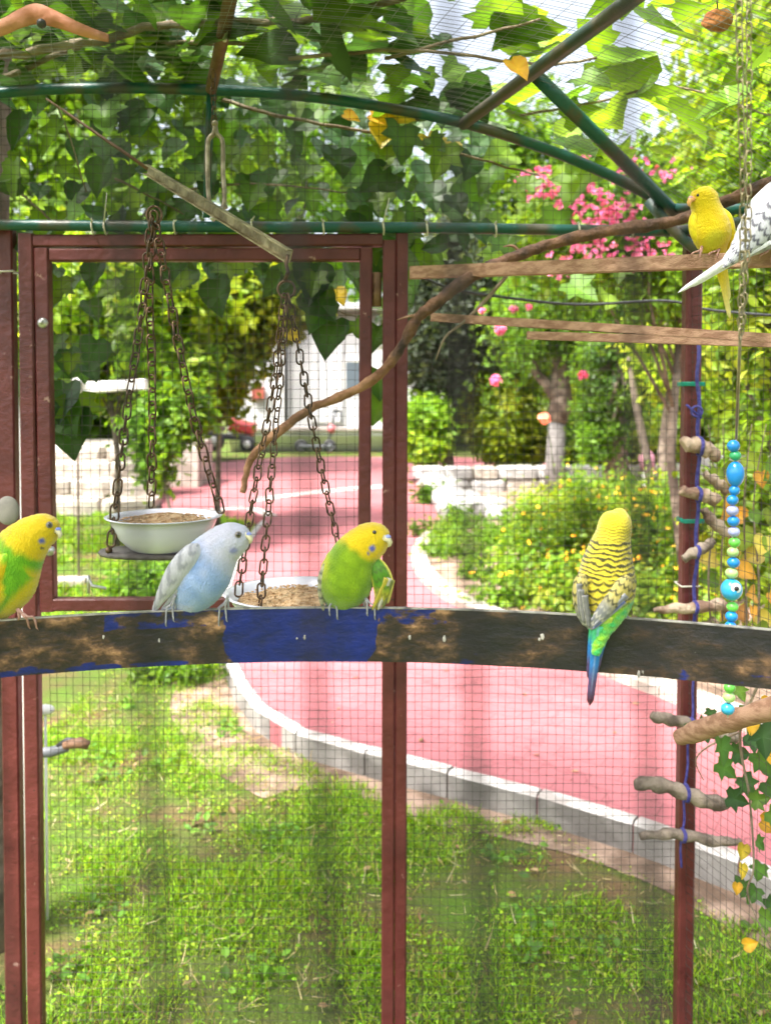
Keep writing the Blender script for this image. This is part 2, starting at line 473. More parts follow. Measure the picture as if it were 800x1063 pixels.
class MB:
    def __init__(s):
        s.v = []; s.f = []; s.c = None; s.mi = []; s.smooth = True
    def add(s, vs, fs, mi=0):
        o = len(s.v)
        s.v += [tuple(x) for x in vs]
        s.f += [tuple(i + o for i in f) for f in fs]
        s.mi += [mi] * len(fs)
        return s
    def beam(s, a, b, w, h, up=(0, 1, 0), bev=0.0):
        a = Vector(a); b = Vector(b)
        d = (b - a).normalized()
        u = Vector(up); sx = d.cross(u)
        if sx.length < 1e-4:
            u = Vector((1, 0, 0)); sx = d.cross(u)
        sx.normalize(); sz = sx.cross(d).normalized()
        bev = bev or min(w, h) * 0.12
        prof = []
        for x, z in ((1, 1), (-1, 1), (-1, -1), (1, -1)):
            cx, cz = x * w / 2, z * h / 2
            if x * z > 0: prof += [(cx, cz - z * bev), (cx - x * bev, cz)]
            else: prof += [(cx - x * bev, cz), (cx, cz - z * bev)]
        vs = [p + sx * x + sz * z for p in (a, b) for x, z in prof]
        fs = [(i, (i + 1) % 8, 8 + (i + 1) % 8, 8 + i) for i in range(8)]
        fs += [tuple(range(7, -1, -1)), tuple(range(8, 16))]
        s.smooth = False
        return s.add(vs, fs)
    def box(s, c, size, rz=0, bev=0.0):
        c = Vector(c); x, y, z = size
        R = Matrix.Rotation(rz, 3, 'Z')
        a = c - R @ Vector((x / 2, 0, 0)); b = c + R @ Vector((x / 2, 0, 0))
        return s.beam(a, b, y, z, (0, 0, 1), bev)
    def tube(s, pts, r, n=8, caps=True):
        pts = [Vector(p) for p in pts]
        m = len(pts)
        rs = list(r) if hasattr(r, '__len__') else [r] * m
        vs = []
        prev = None
        for i, p in enumerate(pts):
            d = (pts[min(i + 1, m - 1)] - pts[max(i - 1, 0)])
            if d.length < 1e-9: d = Vector((0, 0, 1))
            d.normalize()
            if prev is None:
                u = d.cross(Vector((0, 0, 1)))
                if u.length < 0.1: u = d.cross(Vector((1, 0, 0)))
                u.normalize()
            else:
                u = (prev - d * prev.dot(d)).normalized()
            prev = u
            w_ = d.cross(u)
            for k in range(n):
                a = 2 * math.pi * k / n
                vs.append(p + (u * math.cos(a) + w_ * math.sin(a)) * rs[i])
        fs = []
        for i in range(m - 1):
            for k in range(n):
                fs.append((i * n + k, i * n + (k + 1) % n, (i + 1) * n + (k + 1) % n, (i + 1) * n + k))
        if caps:
            fs.append(tuple(range(n - 1, -1, -1)))
            fs.append(tuple(range((m - 1) * n, m * n)))
        return s.add(vs, fs)
    def lathe(s, c, prof, n=32, closed=False):
        c = Vector(c)
        vs = []
        for r, z in prof:
            for k in range(n):
                a = 2 * math.pi * k / n
                vs.append(c + Vector((r * math.cos(a), r * math.sin(a), z)))
        fs = []
        m = len(prof)
        for i in range(m - 1):
            for k in range(n):
                fs.append((i * n + k, i * n + (k + 1) % n, (i + 1) * n + (k + 1) % n, (i + 1) * n + k))
        fs.append(tuple(range(n - 1, -1, -1)))
        fs.append(tuple(range((m - 1) * n, m * n)))
        return s.add(vs, fs)
    def ball(s, c, r, nu=16, nv=10, sc=(1, 1, 1)):
        c = Vector(c); vs = []; fs = []
        for j in range(nv + 1):
            t = math.pi * j / nv
            for i in range(nu):
                a = 2 * math.pi * i / nu
                vs.append(c + Vector((math.sin(t) * math.cos(a) * sc[0], math.sin(t) * math.sin(a) * sc[1], math.cos(t) * sc[2])) * r)
        for j in range(nv):
            for i in range(nu):
                fs.append((j * nu + i, (j + 1) * nu + i, (j + 1) * nu + (i + 1) % nu, j * nu + (i + 1) % nu))
        return s.add(vs, fs)
    def mesh(s, name, mats):
        me = bpy.data.meshes.new(name)
        me.from_pydata(s.v, [], s.f)
        for m_ in (mats if isinstance(mats, (list, tuple)) else [mats]):
            me.materials.append(m_)
        if any(s.mi):
            me.polygons.foreach_set('material_index', s.mi)
        if s.smooth:
            me.polygons.foreach_set('use_smooth', [True] * len(me.polygons))
        if s.c is not None:
            a = me.color_attributes.new('Col', 'FLOAT_COLOR', 'POINT')
            a.data.foreach_set('color', np.asarray(s.c, dtype=np.float32).ravel())
        me.update()
        return me
    def build(s, name, mats, parent=None, base=None):
        return link_mesh(name, s.mesh(name, mats), parent, base)

def catmull(pts, n):
    pts = [np.array(p, float) for p in pts]
    out = []
    m = len(pts)
    for i in range(m - 1):
        p0, p1, p2, p3 = pts[max(i - 1, 0)], pts[i], pts[i + 1], pts[min(i + 2, m - 1)]
        for k in range(n):
            t = k / n
            out.append(0.5 * ((2 * p1) + (-p0 + p2) * t + (2 * p0 - 5 * p1 + 4 * p2 - p3) * t * t + (-p0 + 3 * p1 - 3 * p2 + p3) * t ** 3))
    out.append(pts[-1])
    return out

def smooth_px(pts, n=6):
    """pts: (px, py, depth[, r]) -> world points list (and radii)"""
    o = catmull(pts, n)
    return [P(q[0], q[1], q[2]) for q in o], [q[3] if len(q) > 3 else 0 for q in o]

def np_mesh(name, V, Fc, mat_, col=None, smooth=False):
    me = bpy.data.meshes.new(name)
    nf, k = Fc.shape
    me.vertices.add(len(V)); me.vertices.foreach_set('co', np.ascontiguousarray(V, dtype=np.float32).ravel())
    me.loops.add(nf * k); me.loops.foreach_set('vertex_index', np.ascontiguousarray(Fc, dtype=np.int32).ravel())
    me.polygons.add(nf)
    me.polygons.foreach_set('loop_start', np.arange(0, nf * k, k, dtype=np.int32))
    me.polygons.foreach_set('use_smooth', np.full(nf, smooth))
    me.materials.append(mat_)
    if col is not None:
        a = me.color_attributes.new('Col', 'FLOAT_COLOR', 'POINT')
        c4 = np.ones((len(V), 4), np.float32); c4[:, :3] = col
        a.data.foreach_set('color', c4.ravel())
    me.update(calc_edges=True)
    me.validate()
    return me

# leaf templates: verts (x across, y along, z normal), triangles
def leaf_template(kind):
    if kind == 'vine':          # broad heart with a pointed tip
        out = [(0.0, 0.0), (0.2, -0.12), (0.42, 0.0), (0.5, 0.25), (0.43, 0.5), (0.24, 0.78), (0.0, 1.08),
               (-0.24, 0.78), (-0.43, 0.5), (-0.5, 0.25), (-0.42, 0.0), (-0.2, -0.12)]
        V = [(0, 0.45, -0.05)] + [(x, y, 0.22 * abs(x) - 0.18 * max(0, y - 0.5) ** 1.5 + 0.03 * math.sin(9 * y)) for x, y in out]
        Fc = [(0, i, i + 1) for i in range(1, 12)] + [(0, 12, 1)]
    elif kind == 'lobed':
        out = [(0.0, 0.0), (0.22, -0.14), (0.5, -0.02), (0.4, 0.2), (0.62, 0.5), (0.3, 0.52), (0.26, 0.75), (0.0, 1.1),
               (-0.26, 0.75), (-0.3, 0.52), (-0.62, 0.5), (-0.4, 0.2), (-0.5, -0.02), (-0.22, -0.14)]
        V = [(0, 0.4, -0.06)] + [(x, y, 0.2 * abs(x) - 0.15 * max(0, y - 0.5)) for x, y in out]
        Fc = [(0, i, i + 1) for i in range(1, 14)] + [(0, 14, 1)]
    elif kind == 'oval':
        V = [(0, 0, 0), (0.26, 0.32, 0.07), (0.22, 0.7, 0.05), (0, 1, -0.12), (-0.22, 0.7, 0.05), (-0.26, 0.32, 0.07), (0, 0.5, -0.02)]
        Fc = [(6, 0, 1), (6, 1, 2), (6, 2, 3), (6, 3, 4), (6, 4, 5), (6, 5, 0)]
    elif kind == 'diamond':
        V = [(0, 0, 0), (0.32, 0.5, 0.08), (0, 1, -0.05), (-0.32, 0.5, 0.08)]
        Fc = [(0, 1, 2), (0, 2, 3)]
    elif kind == 'blade':
        V = [(-0.5, 0, 0), (0.5, 0, 0), (0.36, 0.55, 0.1), (-0.36, 0.55, 0.1), (0, 1, 0.42)]
        Fc = [(0, 1, 2), (0, 2, 3), (3, 2, 4)]
    return np.array(V, float), np.array(Fc, int)

TPL = {k: leaf_template(k) for k in ('vine', 'lobed', 'oval', 'diamond', 'blade')}

def frames(n, normals, spin=None, down=0.0):
    """rotation matrices with local z = normal and local y spun round it"""
    nrm = normals / np.linalg.norm(normals, axis=1, keepdims=True)
    t = rng.normal(size=(n, 3))
    if down: t[:, 2] -= down
    y = t - (t * nrm).sum(1, keepdims=True) * nrm
    y /= np.linalg.norm(y, axis=1, keepdims=True)
    x = np.cross(y, nrm)
    return np.stack([x, y, nrm], axis=2)

def tint(kind):
    V, _ = TPL[kind]
    if kind in ('vine', 'lobed'):
        t = 0.86 + 0.10 * np.cos(np.arange(len(V)) * math.pi); t[0] = 1.4
        return t
    return np.ones(len(V))

def cloud(kind, pos, R, size, col, sx=1.0):
    V, Fc = TPL[kind]
    n = len(pos)
    L = V[None] * (size[:, None, None] * np.array([sx, 1, 1])[None, None])
    W = np.einsum('nij,nkj->nki', R, L) + pos[:, None, :]
    k = len(V)
    FF = (Fc[None] + (np.arange(n) * k)[:, None, None]).reshape(-1, 3)
    CC = np.repeat(col, k, axis=0) * np.tile(tint(kind), n)[:, None]
    return W.reshape(-1, 3), FF, CC

def merge(parts):
    Vs, Fs, Cs = [], [], []
    o = 0
    for V, Fc, c in parts:
        Vs.append(V); Fs.append(Fc + o); Cs.append(c); o += len(V)
    return np.concatenate(Vs), np.concatenate(Fs), np.concatenate(Cs)

def palette(n, cols, var=0.2):
    cols = np.array(cols)
    i = rng.integers(0, len(cols), n)
    t = rng.random((n, 1))
    j = rng.integers(0, len(cols), n)
    c = cols[i] * t + cols[j] * (1 - t)
    return np.clip(c * (1 + var * rng.normal(size=(n, 1))), 0.003, 1)

def crown_parts(blobs, n, size, cols, kind='diamond', clump=0.28, nclump=60, up=0.6, var=0.2, flat=1.0):
    """blobs: (centre, radii). leaves gathered in clumps spread through the blobs' volume"""
    vol = np.array([b[1][0] * b[1][1] * b[1][2] for b in blobs]) ** 0.67
    pr = vol / vol.sum()
    bi = rng.choice(len(blobs), nclump, p=pr)
    u = rng.normal(size=(nclump, 3)); u /= np.linalg.norm(u, axis=1, keepdims=True)
    r = rng.random((nclump, 1)) ** 0.42
    cc = np.array([blobs[k][0] for k in bi]) + u * r * np.array([blobs[k][1] for k in bi])
    cb = 1 + 0.28 * rng.normal(size=nclump)
    ch = rng.random(nclump)
    ci = rng.integers(0, nclump, n)
    sc = clump * (0.6 + 0.8 * rng.random(nclump))
    pos = cc[ci] + rng.normal(size=(n, 3)) * sc[ci][:, None] * 0.6 * np.array([1, 1, flat])
    nm = rng.normal(size=(n, 3)) * 0.8; nm[:, 2] += up
    nm += u[ci] * 0.5
    R = frames(n, nm, down=0.6)
    s = size * (0.6 + 0.8 * rng.random(n))
    cols = np.array(cols)
    base = cols[(ch * len(cols)).astype(int).clip(0, len(cols) - 1)][ci]
    c2 = palette(n, cols, var)
    c = (0.55 * base + 0.45 * c2) * np.clip(cb[ci], 0.5, 1.6)[:, None]
    return cloud(kind, pos, R, s, np.clip(c, 0.003, 0.9)), cc

def limbs(mb, base, top, cc, r0, n=14):
    base = Vector(base); top = Vector(top)
    mid = base.lerp(top, 0.5) + Vector((random.uniform(-.1, .1), random.uniform(-.1, .1), 0))
    mb.tube([base, mid, top], [r0 * 1.15, r0 * 0.85, r0 * 0.6], 10)
    idx = rng.choice(len(cc), min(n, len(cc)), replace=False)
    for i in idx:
        e = Vector(cc[i])
        s = mid.lerp(top, random.uniform(0.2, 1.0))
        m_ = s.lerp(e, 0.5) + Vector((random.uniform(-.15, .15), random.uniform(-.15, .15), random.uniform(0, .2)))
        mb.tube([s, m_, e], [r0 * 0.4, r0 * 0.24, r0 * 0.08], 5)

def tree(name, label, cat, base, top, r0, blobs, n, size, cols, kind='diamond', clump=0.3, nclump=60, nl=14, up=0.6, group=None, bark='bark', extra=None, flat=1.0):
    t = thing(name, label, cat, base, group)
    cp, cc = crown_parts(blobs, n, size, cols, kind, clump, nclump, up, flat=flat)
    o = link_mesh('crown', np_mesh('crown', *cp[:2], M['leaf'], cp[2]), t)
    if r0 > 0:
        mb = MB(); limbs(mb, base, top, cc, r0, nl)
        mb.build('trunk', M[bark], t)
    return t, cc

# ================================================================== GROUND
mb = MB(); S = 900
mb.smooth = False
mb.add([(-S, -S, 0), (S, -S, 0), (S, S, 0), (-S, S, 0)], [(0, 1, 2, 3)])
g = mb.build('ground', M['ground']); tag(g, 'patchy green lawn ground', None, None, 'structure')

near_kerb = [(1500, 1320), (1180, 1120), (960, 992), (880, 945), (800, 905), (700, 866), (600, 834), (500, 808), (400, 783), (330, 765), (285, 748), (258, 724),
             (243, 700), (233, 672), (230, 640), (233, 610), (243, 582), (262, 550), (276, 536)]
KZ = 0.115
kpts = [G(x, y, KZ) for x, y in near_kerb]
path_px = [(170, 528), (150, 500), (165, 484), (300, 474), (470, 474), (900, 500), (2600, 620), (2600, 1320)]
poly = [p.copy() for p in kpts] + [G(x, y, 0.1) for x, y in [(240, 530)] + path_px]
poly2 = [(p.x, p.y) for p in poly]

def slab(name, pts, z0, z1, m_):
    bm = bmesh.new()
    vs = [bm.verts.new((x, y, z1)) for x, y in pts]
    f = bm.faces.new(vs)
    if f.normal.z < 0: pass
    r = bmesh.ops.extrude_face_region(bm, geom=[f])
    for v in [e for e in r['geom'] if isinstance(e, bmesh.types.BMVert)]:
        v.co.z = z0
    bmesh.ops.recalc_face_normals(bm, faces=bm.faces)
    bmesh.ops.triangulate(bm, faces=bm.faces)
    me = bpy.data.meshes.new(name); bm.to_mesh(me); bm.free()
    me.materials.append(m_)
    return link_mesh(name, me)

path = slab('path', poly2, -0.02, 0.1, M['paving'])
tag(path, 'pink paved garden path curving past the lawn', None, None, 'structure')

def in_poly(X, Y, pg):
    ins = np.zeros(len(X), bool)
    n = len(pg); j = n - 1
    for i in range(n):
        xi, yi = pg[i]; xj, yj = pg[j]
        c = ((yi > Y) != (yj > Y)) & (X < (xj - xi) * (Y - yi) / (yj - yi + 1e-12) + xi)
        ins ^= c
        j = i
    return ins

def inside_path(p):
    return bool(in_poly(np.array([p.x]), np.array([p.y]), poly2)[0])

def kerb(parent, pts, z1, wdt=0.1, seg=0.34, z0=-0.03, side=1, mats=None):
    """kerb stones laid along a line, each a mesh of its own"""
    dense = [Vector((q[0], q[1], 0)) for q in catmull([(p.x, p.y) for p in pts], 12)]
    acc = 0; start = dense[0]; cuts = [dense[0]]
    for a, b in zip(dense[:-1], dense[1:]):
        acc += (b - a).length
        if acc > seg:
            cuts.append(b); acc = 0
    for a, b in zip(cuts[:-1], cuts[1:]):
        d = (b - a); L = d.length
        if L < 0.05: continue
        d.normalize(); nrm = Vector((-d.y, d.x, 0)) * side
        gp = 0.004; dz = random.uniform(-0.004, 0.004)
        a_, b_ = a + d * gp, b - d * gp
        bv = 0.012
        prof = [(-.012, z0), (-.012, z1 + dz - bv), (bv - .012, z1 + dz), (wdt - bv, z1 + dz), (wdt, z1 + dz - bv), (wdt, z0)]
        m = MB(); m.smooth = False
        vs = [Vector((p.x, p.y, 0)) + nrm * x + Vector((0, 0, z)) for p in (a_, b_) for x, z in prof]
        k = 6
        fs = [(i, i + 1, k + i + 1, k + i) for i in range(k - 1)]
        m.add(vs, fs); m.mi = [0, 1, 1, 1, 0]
        m.add(vs, []); m.f += [tuple(range(k - 1, -1, -1)), tuple(range(k, 2 * k))]; m.mi += [0, 0]
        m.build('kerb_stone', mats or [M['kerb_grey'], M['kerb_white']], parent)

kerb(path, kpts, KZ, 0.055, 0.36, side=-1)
# white strip crossing the path
mb = MB(); mb.smooth = False
a, b = G(262, 521, .1), G(405, 506, .1)
pts = catmull([(a.x, a.y), ((a.x + b.x) / 2, (a.y + b.y) / 2 + 0.25), (b.x, b.y)], 8)
for q in range(len(pts) - 1):
    x0, y0 = pts[q]; x1, y1 = pts[q + 1]
    mb.add([(x0, y0, .104), (x1, y1, .104), (x1, y1 + .42, .104), (x0, y0 + .42, .104)], [(0, 1, 2, 3)])
mb.build('edging_strip', M['kerb_white'], path)
# low kerb at the left lawn
lp = [G(x, y, 0.1) for x, y in [(276, 536), (255, 528), (225, 530), (190, 534)]]
kerb(path, lp, 0.11, 0.16, 0.4, side=-1)

# bare earth along the outside of the kerb
mb = MB(); mb.smooth = False
dk = [Vector((q[0], q[1], 0)) for q in catmull([(p.x, p.y) for p in kpts], 8)]
vs = []
for i, q in enumerate(dk):
    d_ = (dk[min(i + 1, len(dk) - 1)] - dk[max(i - 1, 0)]).normalized()
    wl = (.16 + .10 * noise.noise(q * 2.2) + (.18 if q.x < -.1 and q.y > 3.7 else 0)) * (.5 if q.y > 5.5 else 1)
    cand = q + Vector((-d_.y, d_.x, 0)) * .06
    sgn = -1 if inside_path(cand) else 1
    vs += [(q.x, q.y, .004), tuple((q + Vector((-d_.y, d_.x, 0)) * sgn * wl) + Vector((0, 0, .004)))]
mb.add(vs, [(2 * i, 2 * i + 1, 2 * i + 3, 2 * i + 2) for i in range(len(dk) - 1)])
es = mb.build('bare_earth', M['soil']); tag(es, 'strip of bare earth along the kerb', None, None, 'structure')

# island bed on the right
isl_px = [(1600, 1200), (1200, 985), (960, 850), (850, 785), (780, 748), (720, 724), (660, 702), (600, 678), (545, 652), (500, 632), (462, 614), (438, 595), (428, 574), (436, 556), (452, 546)]
ipts = [G(x, y, 0.16) for x, y in isl_px]
isl2 = [(p.x, p.y) for p in ipts] + [(G(x, y, .1).x, G(x, y, .1).y) for x, y in [(462, 520), (455, 498), (900, 505), (2400, 560), (2400, 1100)]]
isl2 = [(x, y) for x, y in isl2]
bed = slab('flower_bed', isl2, 0.05, 0.13, M['soil'])
tag(bed, 'kerbed flower bed with bare soil', None, None, 'structure')
kerb(bed, ipts, 0.16, 0.13, 0.3, 0.08, side=-1, mats=[M['stone'], M['stone']])

# ------------------------------------------------------------------ grass
def grass(name, label, X0, X1, Y0, Y1, n, h, wd, cols, nclover, cs, test):
    X = rng.uniform(X0, X1, n); Y = rng.uniform(Y0, Y1, n)
    dens = np.array([noise.noise(Vector((x * 2.3, y * 2.3, 0.3))) + 0.6 * noise.noise(Vector((x * 7, y * 7, 2))) for x, y in zip(X, Y)])
    keep = test(X, Y) & (rng.random(n) < np.clip(0.72 + 1.6 * dens, 0.12, 1))
    X, Y, dens = X[keep], Y[keep], dens[keep]
    m = len(X)
    pos = np.stack([X, Y, np.zeros(m)], 1)
    lean = rng.normal(size=(m, 3)) * 0.55; lean[:, 2] = 1
    yv = lean / np.linalg.norm(lean, axis=1, keepdims=True)
    t = rng.normal(size=(m, 3)); t[:, 2] *= 0.2
    xv = np.cross(yv, t); xv /= np.linalg.norm(xv, axis=1, keepdims=True)
    zv = np.cross(xv, yv)
    R = np.stack([xv, yv, zv], 2)
    s = h * (0.45 + 0.8 * rng.random(m)) * np.clip(1 + 1.1 * dens, .5, 1.7)
    col = palette(m, cols, 0.18)
    dry = rng.random(m) < np.clip(0.16 - 0.5 * dens, 0.05, 0.6)
    col[dry] = palette(dry.sum(), [(0.34, 0.26, 0.11), (0.24, 0.2, 0.07)], 0.2)
    parts = [cloud('blade', pos, R, s, col, wd / h)]
    if nclover:
        k = rng.choice(m, min(nclover, m))
        p2 = pos[k] + np.concatenate([rng.normal(size=(len(k), 2)) * 0.02, (h * (0.25 + 0.6 * rng.random((len(k), 1))))], 1)
        ok = test(p2[:, 0], p2[:, 1]); p2 = p2[ok]
        nm = rng.normal(size=(len(p2), 3)) * 0.45; nm[:, 2] += 1
        parts.append(cloud('oval', p2, frames(len(p2), nm), cs * (0.6 + 0.8 * rng.random(len(p2))), palette(len(p2), cols, 0.22), 1.3))
    V, Fc, c = merge(parts)
    o = link_mesh(name, np_mesh(name, V, Fc, M['grass'], c))
    tag(o, label, None, None, 'stuff')
    return o
gcols = [(0.16, 0.33, 0.01), (0.13, 0.28, 0.01), (0.24, 0.4, 0.012), (0.07, 0.16, 0.01), (0.26, 0.33, 0.025)]
kx = [p.x for p in kpts]
grow = poly2
off = lambda X, Y: ~in_poly(X, Y - 0.03, grow) & ~in_poly(X, Y, grow) & ~in_poly(X, Y + 0.12 + 0.09 * np.sin(X * 7 + 1) + 0.05 * np.sin(X * 19), grow)
grass('grass', 'short patchy green lawn grass beyond the aviary', -1.6, 2.6, 2.12, 5.4, 185000, 0.034, 0.0032, gcols, 13000, 0.0115, off)
grass('grass', 'far strip of lawn grass left of the path', -6.5, 0.4, 5.4, 12.5, 60000, 0.06, 0.014, gcols, 8000, 0.03, off)

# fallen leaves and petals on the path and the lawn
def litter(name, label, n, X0, X1, Y0, Y1, inside, z, size, cols):
    X_ = rng.uniform(X0, X1, n); Y_ = rng.uniform(Y0, Y1, n)
    k = in_poly(X_, Y_ - .08, poly2) & in_poly(X_, Y_, poly2) if inside else off(X_, Y_)
    X_, Y_ = X_[k], Y_[k]; m = len(X_)
    nm = rng.normal(size=(m, 3)) * .25; nm[:, 2] += 1
    V, Fc, c = cloud('oval', np.stack([X_, Y_, np.full(m, z)], 1), frames(m, nm), size * (.4 + .9 * rng.random(m)), palette(m, cols, .2))
    tag(link_mesh(name, np_mesh(name, V, Fc, M['petal'], c)), label, None, None, 'stuff')
litter('fallen_leaves', 'small dry leaves and petals fallen on the pink path', 420, -2, 4, 3, 14, True, .106, .035, [(0.3, 0.16, 0.08), (0.2, 0.1, 0.07), (0.5, 0.22, 0.2), (0.14, 0.16, 0.04)])
def straw():
    n = 2600; X_ = rng.uniform(-1.6, 2.6, n); Y_ = rng.uniform(2.1, 5.2, n); k = off(X_, Y_); X_, Y_ = X_[k], Y_[k]; m = len(X_)
    nm = rng.normal(size=(m, 3)) * .5; nm[:, 2] += 1
    a = cloud('blade', np.stack([X_, Y_, np.full(m, .02)], 1), frames(m, nm), .05 * (.5 + rng.random(m)), palette(m, [(0.42, 0.34, 0.17), (0.3, 0.22, 0.1), (0.5, 0.45, 0.28)], .15), .06)
    n = 60; cx = rng.uniform(-1.5, 2.4, n); cy = rng.uniform(2.1, 4.6, n); i = rng.integers(0, n, 1500)
    X_ = cx[i] + rng.normal(size=1500) * .05; Y_ = cy[i] + rng.normal(size=1500) * .04; k = off(X_, Y_); X_, Y_ = X_[k], Y_[k]; m = len(X_)
    nm = rng.normal(size=(m, 3)) * .5; nm[:, 2] += 1
    b = cloud('oval', np.stack([X_, Y_, rng.uniform(.012, .045, m)], 1), frames(m, nm), .03 * (.5 + rng.random(m)), palette(m, [(0.1, 0.24, 0.02), (0.16, 0.32, 0.03), (0.07, 0.15, 0.02)], .2), 1.1)
    V, Fc, c = merge([a, b])
    tag(link_mesh('weeds', np_mesh('weeds', V, Fc, M['grass'], c)), 'broad leaved weeds and dead straw scattered through the near lawn', None, None, 'stuff')
straw()
litter('fallen_leaves', 'dry leaf litter scattered over the near lawn', 420, -1.6, 2.6, 2.1, 5.2, False, .02, .03, [(0.36, 0.24, 0.12), (0.26, 0.14, 0.06), (0.45, 0.36, 0.2)])

# ================================================================== AVIARY
DW = 2.0
av = thing('aviary', 'large wire mesh aviary with maroon square posts, green roof pipes and a mesh door', 'aviary', (0, DW, 0))
def bar_px(name, p0, p1, w_, t_=None, d=DW, m_='maroon', parent=None, dd=0.0):
    mb = MB(); mb.beam(P(*p0, d + dd), P(*p1, d + dd), w_, t_ or w_, (0, 1, 0))
    return mb.build(name, M[m_], parent if parent is not None else av)
def wpx(n): return n * DW / F
# posts
bar_px('post', (6, 238), (18, 1160), wpx(18), 0.03, dd=0.03)
bar_px('post', (28.5, 243), (39.5, 1160), wpx(15.5), 0.03)
bar_px('post', (404, 250), (402, 1160), wpx(13.5), 0.03)
bar_px('post', (417, 238), (415, 1160), wpx(12.5), 0.03, dd=0.002)
bar_px('post', (719, 240), (707, 1160), wpx(17), 0.036)
bar_px('rail', (37, 250.5), (397, 249.5), wpx(12.5), 0.03)
# door
door = MB(); door.beam(P(53.5, 265, DW), P(373, 264.5, DW), wpx(13), 0.028)
door = door.build('door', M['maroon'], av)
bar_px('stile', (44.5, 258), (51, 634), wpx(15), 0.028, parent=door)
bar_px('stile', (380, 258), (377.5, 634), wpx(13), 0.028, parent=door)
bar_px('bottom_rail', (57, 627), (371, 626), wpx(13), 0.028, parent=door)
for (x, y) in ((44, 335), (51, 572)):
    mb = MB(); c = P(x, y, DW - 0.016)
    mb.tube([c + Vector((0, -0.004, 0)), c, c + Vector((0, .006, 0))], [0.007, 0.012, 0.0125], 14)
    mb.tube([c + Vector((0, -0.012, 0)), c + Vector((0, -.003, 0))], [0.0045, 0.005], 6)
    mb.build('bolt', M['zinc'], door)
mb = MB(); c = P(391, 300, DW); mb.tube([P(391, 283, DW), P(391, 318, DW)], 0.011, 12)
mb.build('hinge', M['rust_pipe'], door)
mb = MB(); mb.tube([P(92, 616, DW - .03), P(92, 598, DW - .03), P(95, 608, DW - .035), P(110, 611, DW - .035)], 0.0035, 6); mb.build('latch', M['zinc'], door)

# pipes
def pipe(name, pts, r, m_, n=8, smooth=6, parent=None, w=False):
    o = catmull(pts, smooth) if smooth > 1 else pts
    mb = MB(); mb.tube([Vector(q) if w else P(q[0], q[1], q[2]) for q in o], r, n)
    return mb.build(name, M[m_], parent if parent is not None else av)
PR = 0.0125
pipe('top_pipe', [(-120, 232, 1.99), (200, 235, 1.985), (420, 236, 1.985), (560, 238, 1.99), (700, 240, 2.0)], PR, 'pipe_green', 12)
ARCH = [(-330, 190), (-160, 118), (0, 96), (110, 91), (217, 93), (300, 98), (380, 108), (480, 127), (560, 152), (620, 176), (665, 198), (703, 222)]
pipe('arch_pipe', [(x, y, 2.0) for x, y in ARCH], PR, 'pipe_green', 12)
E = Vector((0.333, -1.0, 0.0))          # the roof runs this way, towards the camera
def purlin(px, py, t0, t1, m_, r=PR, name='purlin'):
    a = P(px, py, 2.0) + Vector((0, 0, -.004))
    mb = MB(); mb.tube([a + E * t0, a + E * ((t0 + t1) / 2), a + E * t1], r, 12)
    return mb.build(name, M[m_], av)
purlin(480, 127, 0, 2.3, 'pipe_grey', 0.0135)
# rusty prop from the roof down to the top pipe
mb = MB(); mb.tube([P(244, -30, 1.62), P(233, 30, 1.74), P(219, 93, 1.90)], [0.014, 0.014, 0.0125], 12); mb.build('purlin', M['rust_pipe'], av)
mb = MB(); mb.tube([P(219, 90, 1.905), P(216, 160, 1.93), P(215, 226, 1.955)], 0.009, 12); mb.build('strut', M['pipe_green'], av)
mb = MB(); mb.tube([P(238, 12, 1.70), P(233, 42, 1.75)], 0.005, 6); mb.build('tie', M['white_tie'], av)
mb = MB(); mb.tube([P(556, 78, 1.75), P(702, 222, 2.0)], 0.0145, 12); mb.build('strut', M['pipe_green'], av)
# corner and side wall
corner = P(713, 238, 2.0)
mb = MB(); mb.tube([P(700, 216, 1.99), P(760, 217, 1.86), P(840, 214, 1.7)], 0.011, 12); mb.build('side_pipe', M['pipe_green'], av)
mb = MB(); mb.tube([P(700, 240, 2.0), P(760, 232, 1.86), P(840, 212, 1.7)], 0.012, 12); mb.build('side_pipe', M['pipe_grey'], av)
mb = MB(); mb.tube([P(672, 208, 1.99), P(700, 240, 1.975), P(725, 262, 1.95)], 0.012, 10); mb.build('brace', M['pipe_grey'], av)

# wire mesh: real wires
def wires(panels, r, parent, name='wire_mesh', nside=3, mt='wire'):
    """panels: list of polylines (arrays n x 3)"""
    Vs, Fs = [], []; o = 0
    for pl in panels:
        pl = np.asarray(pl, float); n = len(pl)
        d = np.gradient(pl, axis=0); d /= np.linalg.norm(d, axis=1, keepdims=True) + 1e-9
        ref = np.array([0.13, 0.3, 0.94]) if abs(d[0, 2]) < 0.7 else np.array([0.94, 0.3, 0.1])
        u = np.cross(d, ref); u /= np.linalg.norm(u, axis=1, keepdims=True)
        w_ = np.cross(d, u)
        ring = [pl + r * (math.cos(a) * u + math.sin(a) * w_) for a in [2 * math.pi * k / nside for k in range(nside)]]
        V = np.stack(ring, 1).reshape(-1, 3)
        i = np.arange(n - 1)[:, None] * nside; k = np.arange(nside)[None]
        q = np.stack([i + k, i + (k + 1) % nside, i + nside + (k + 1) % nside, i + nside + k], -1).reshape(-1, 4)
        Vs.append(V); Fs.append(q + o); o += len(V)
    ob = link_mesh(name, np_mesh(name, np.concatenate(Vs), np.concatenate(Fs), M[mt], None, True), parent)
    ob['kind'] = 'stuff'
    return ob

def wob(t, ph, a=0.0012):
    return a * np.sin(t * 9 + ph * 3.1) + a * 0.6 * np.sin(t * 23 + ph * 7)

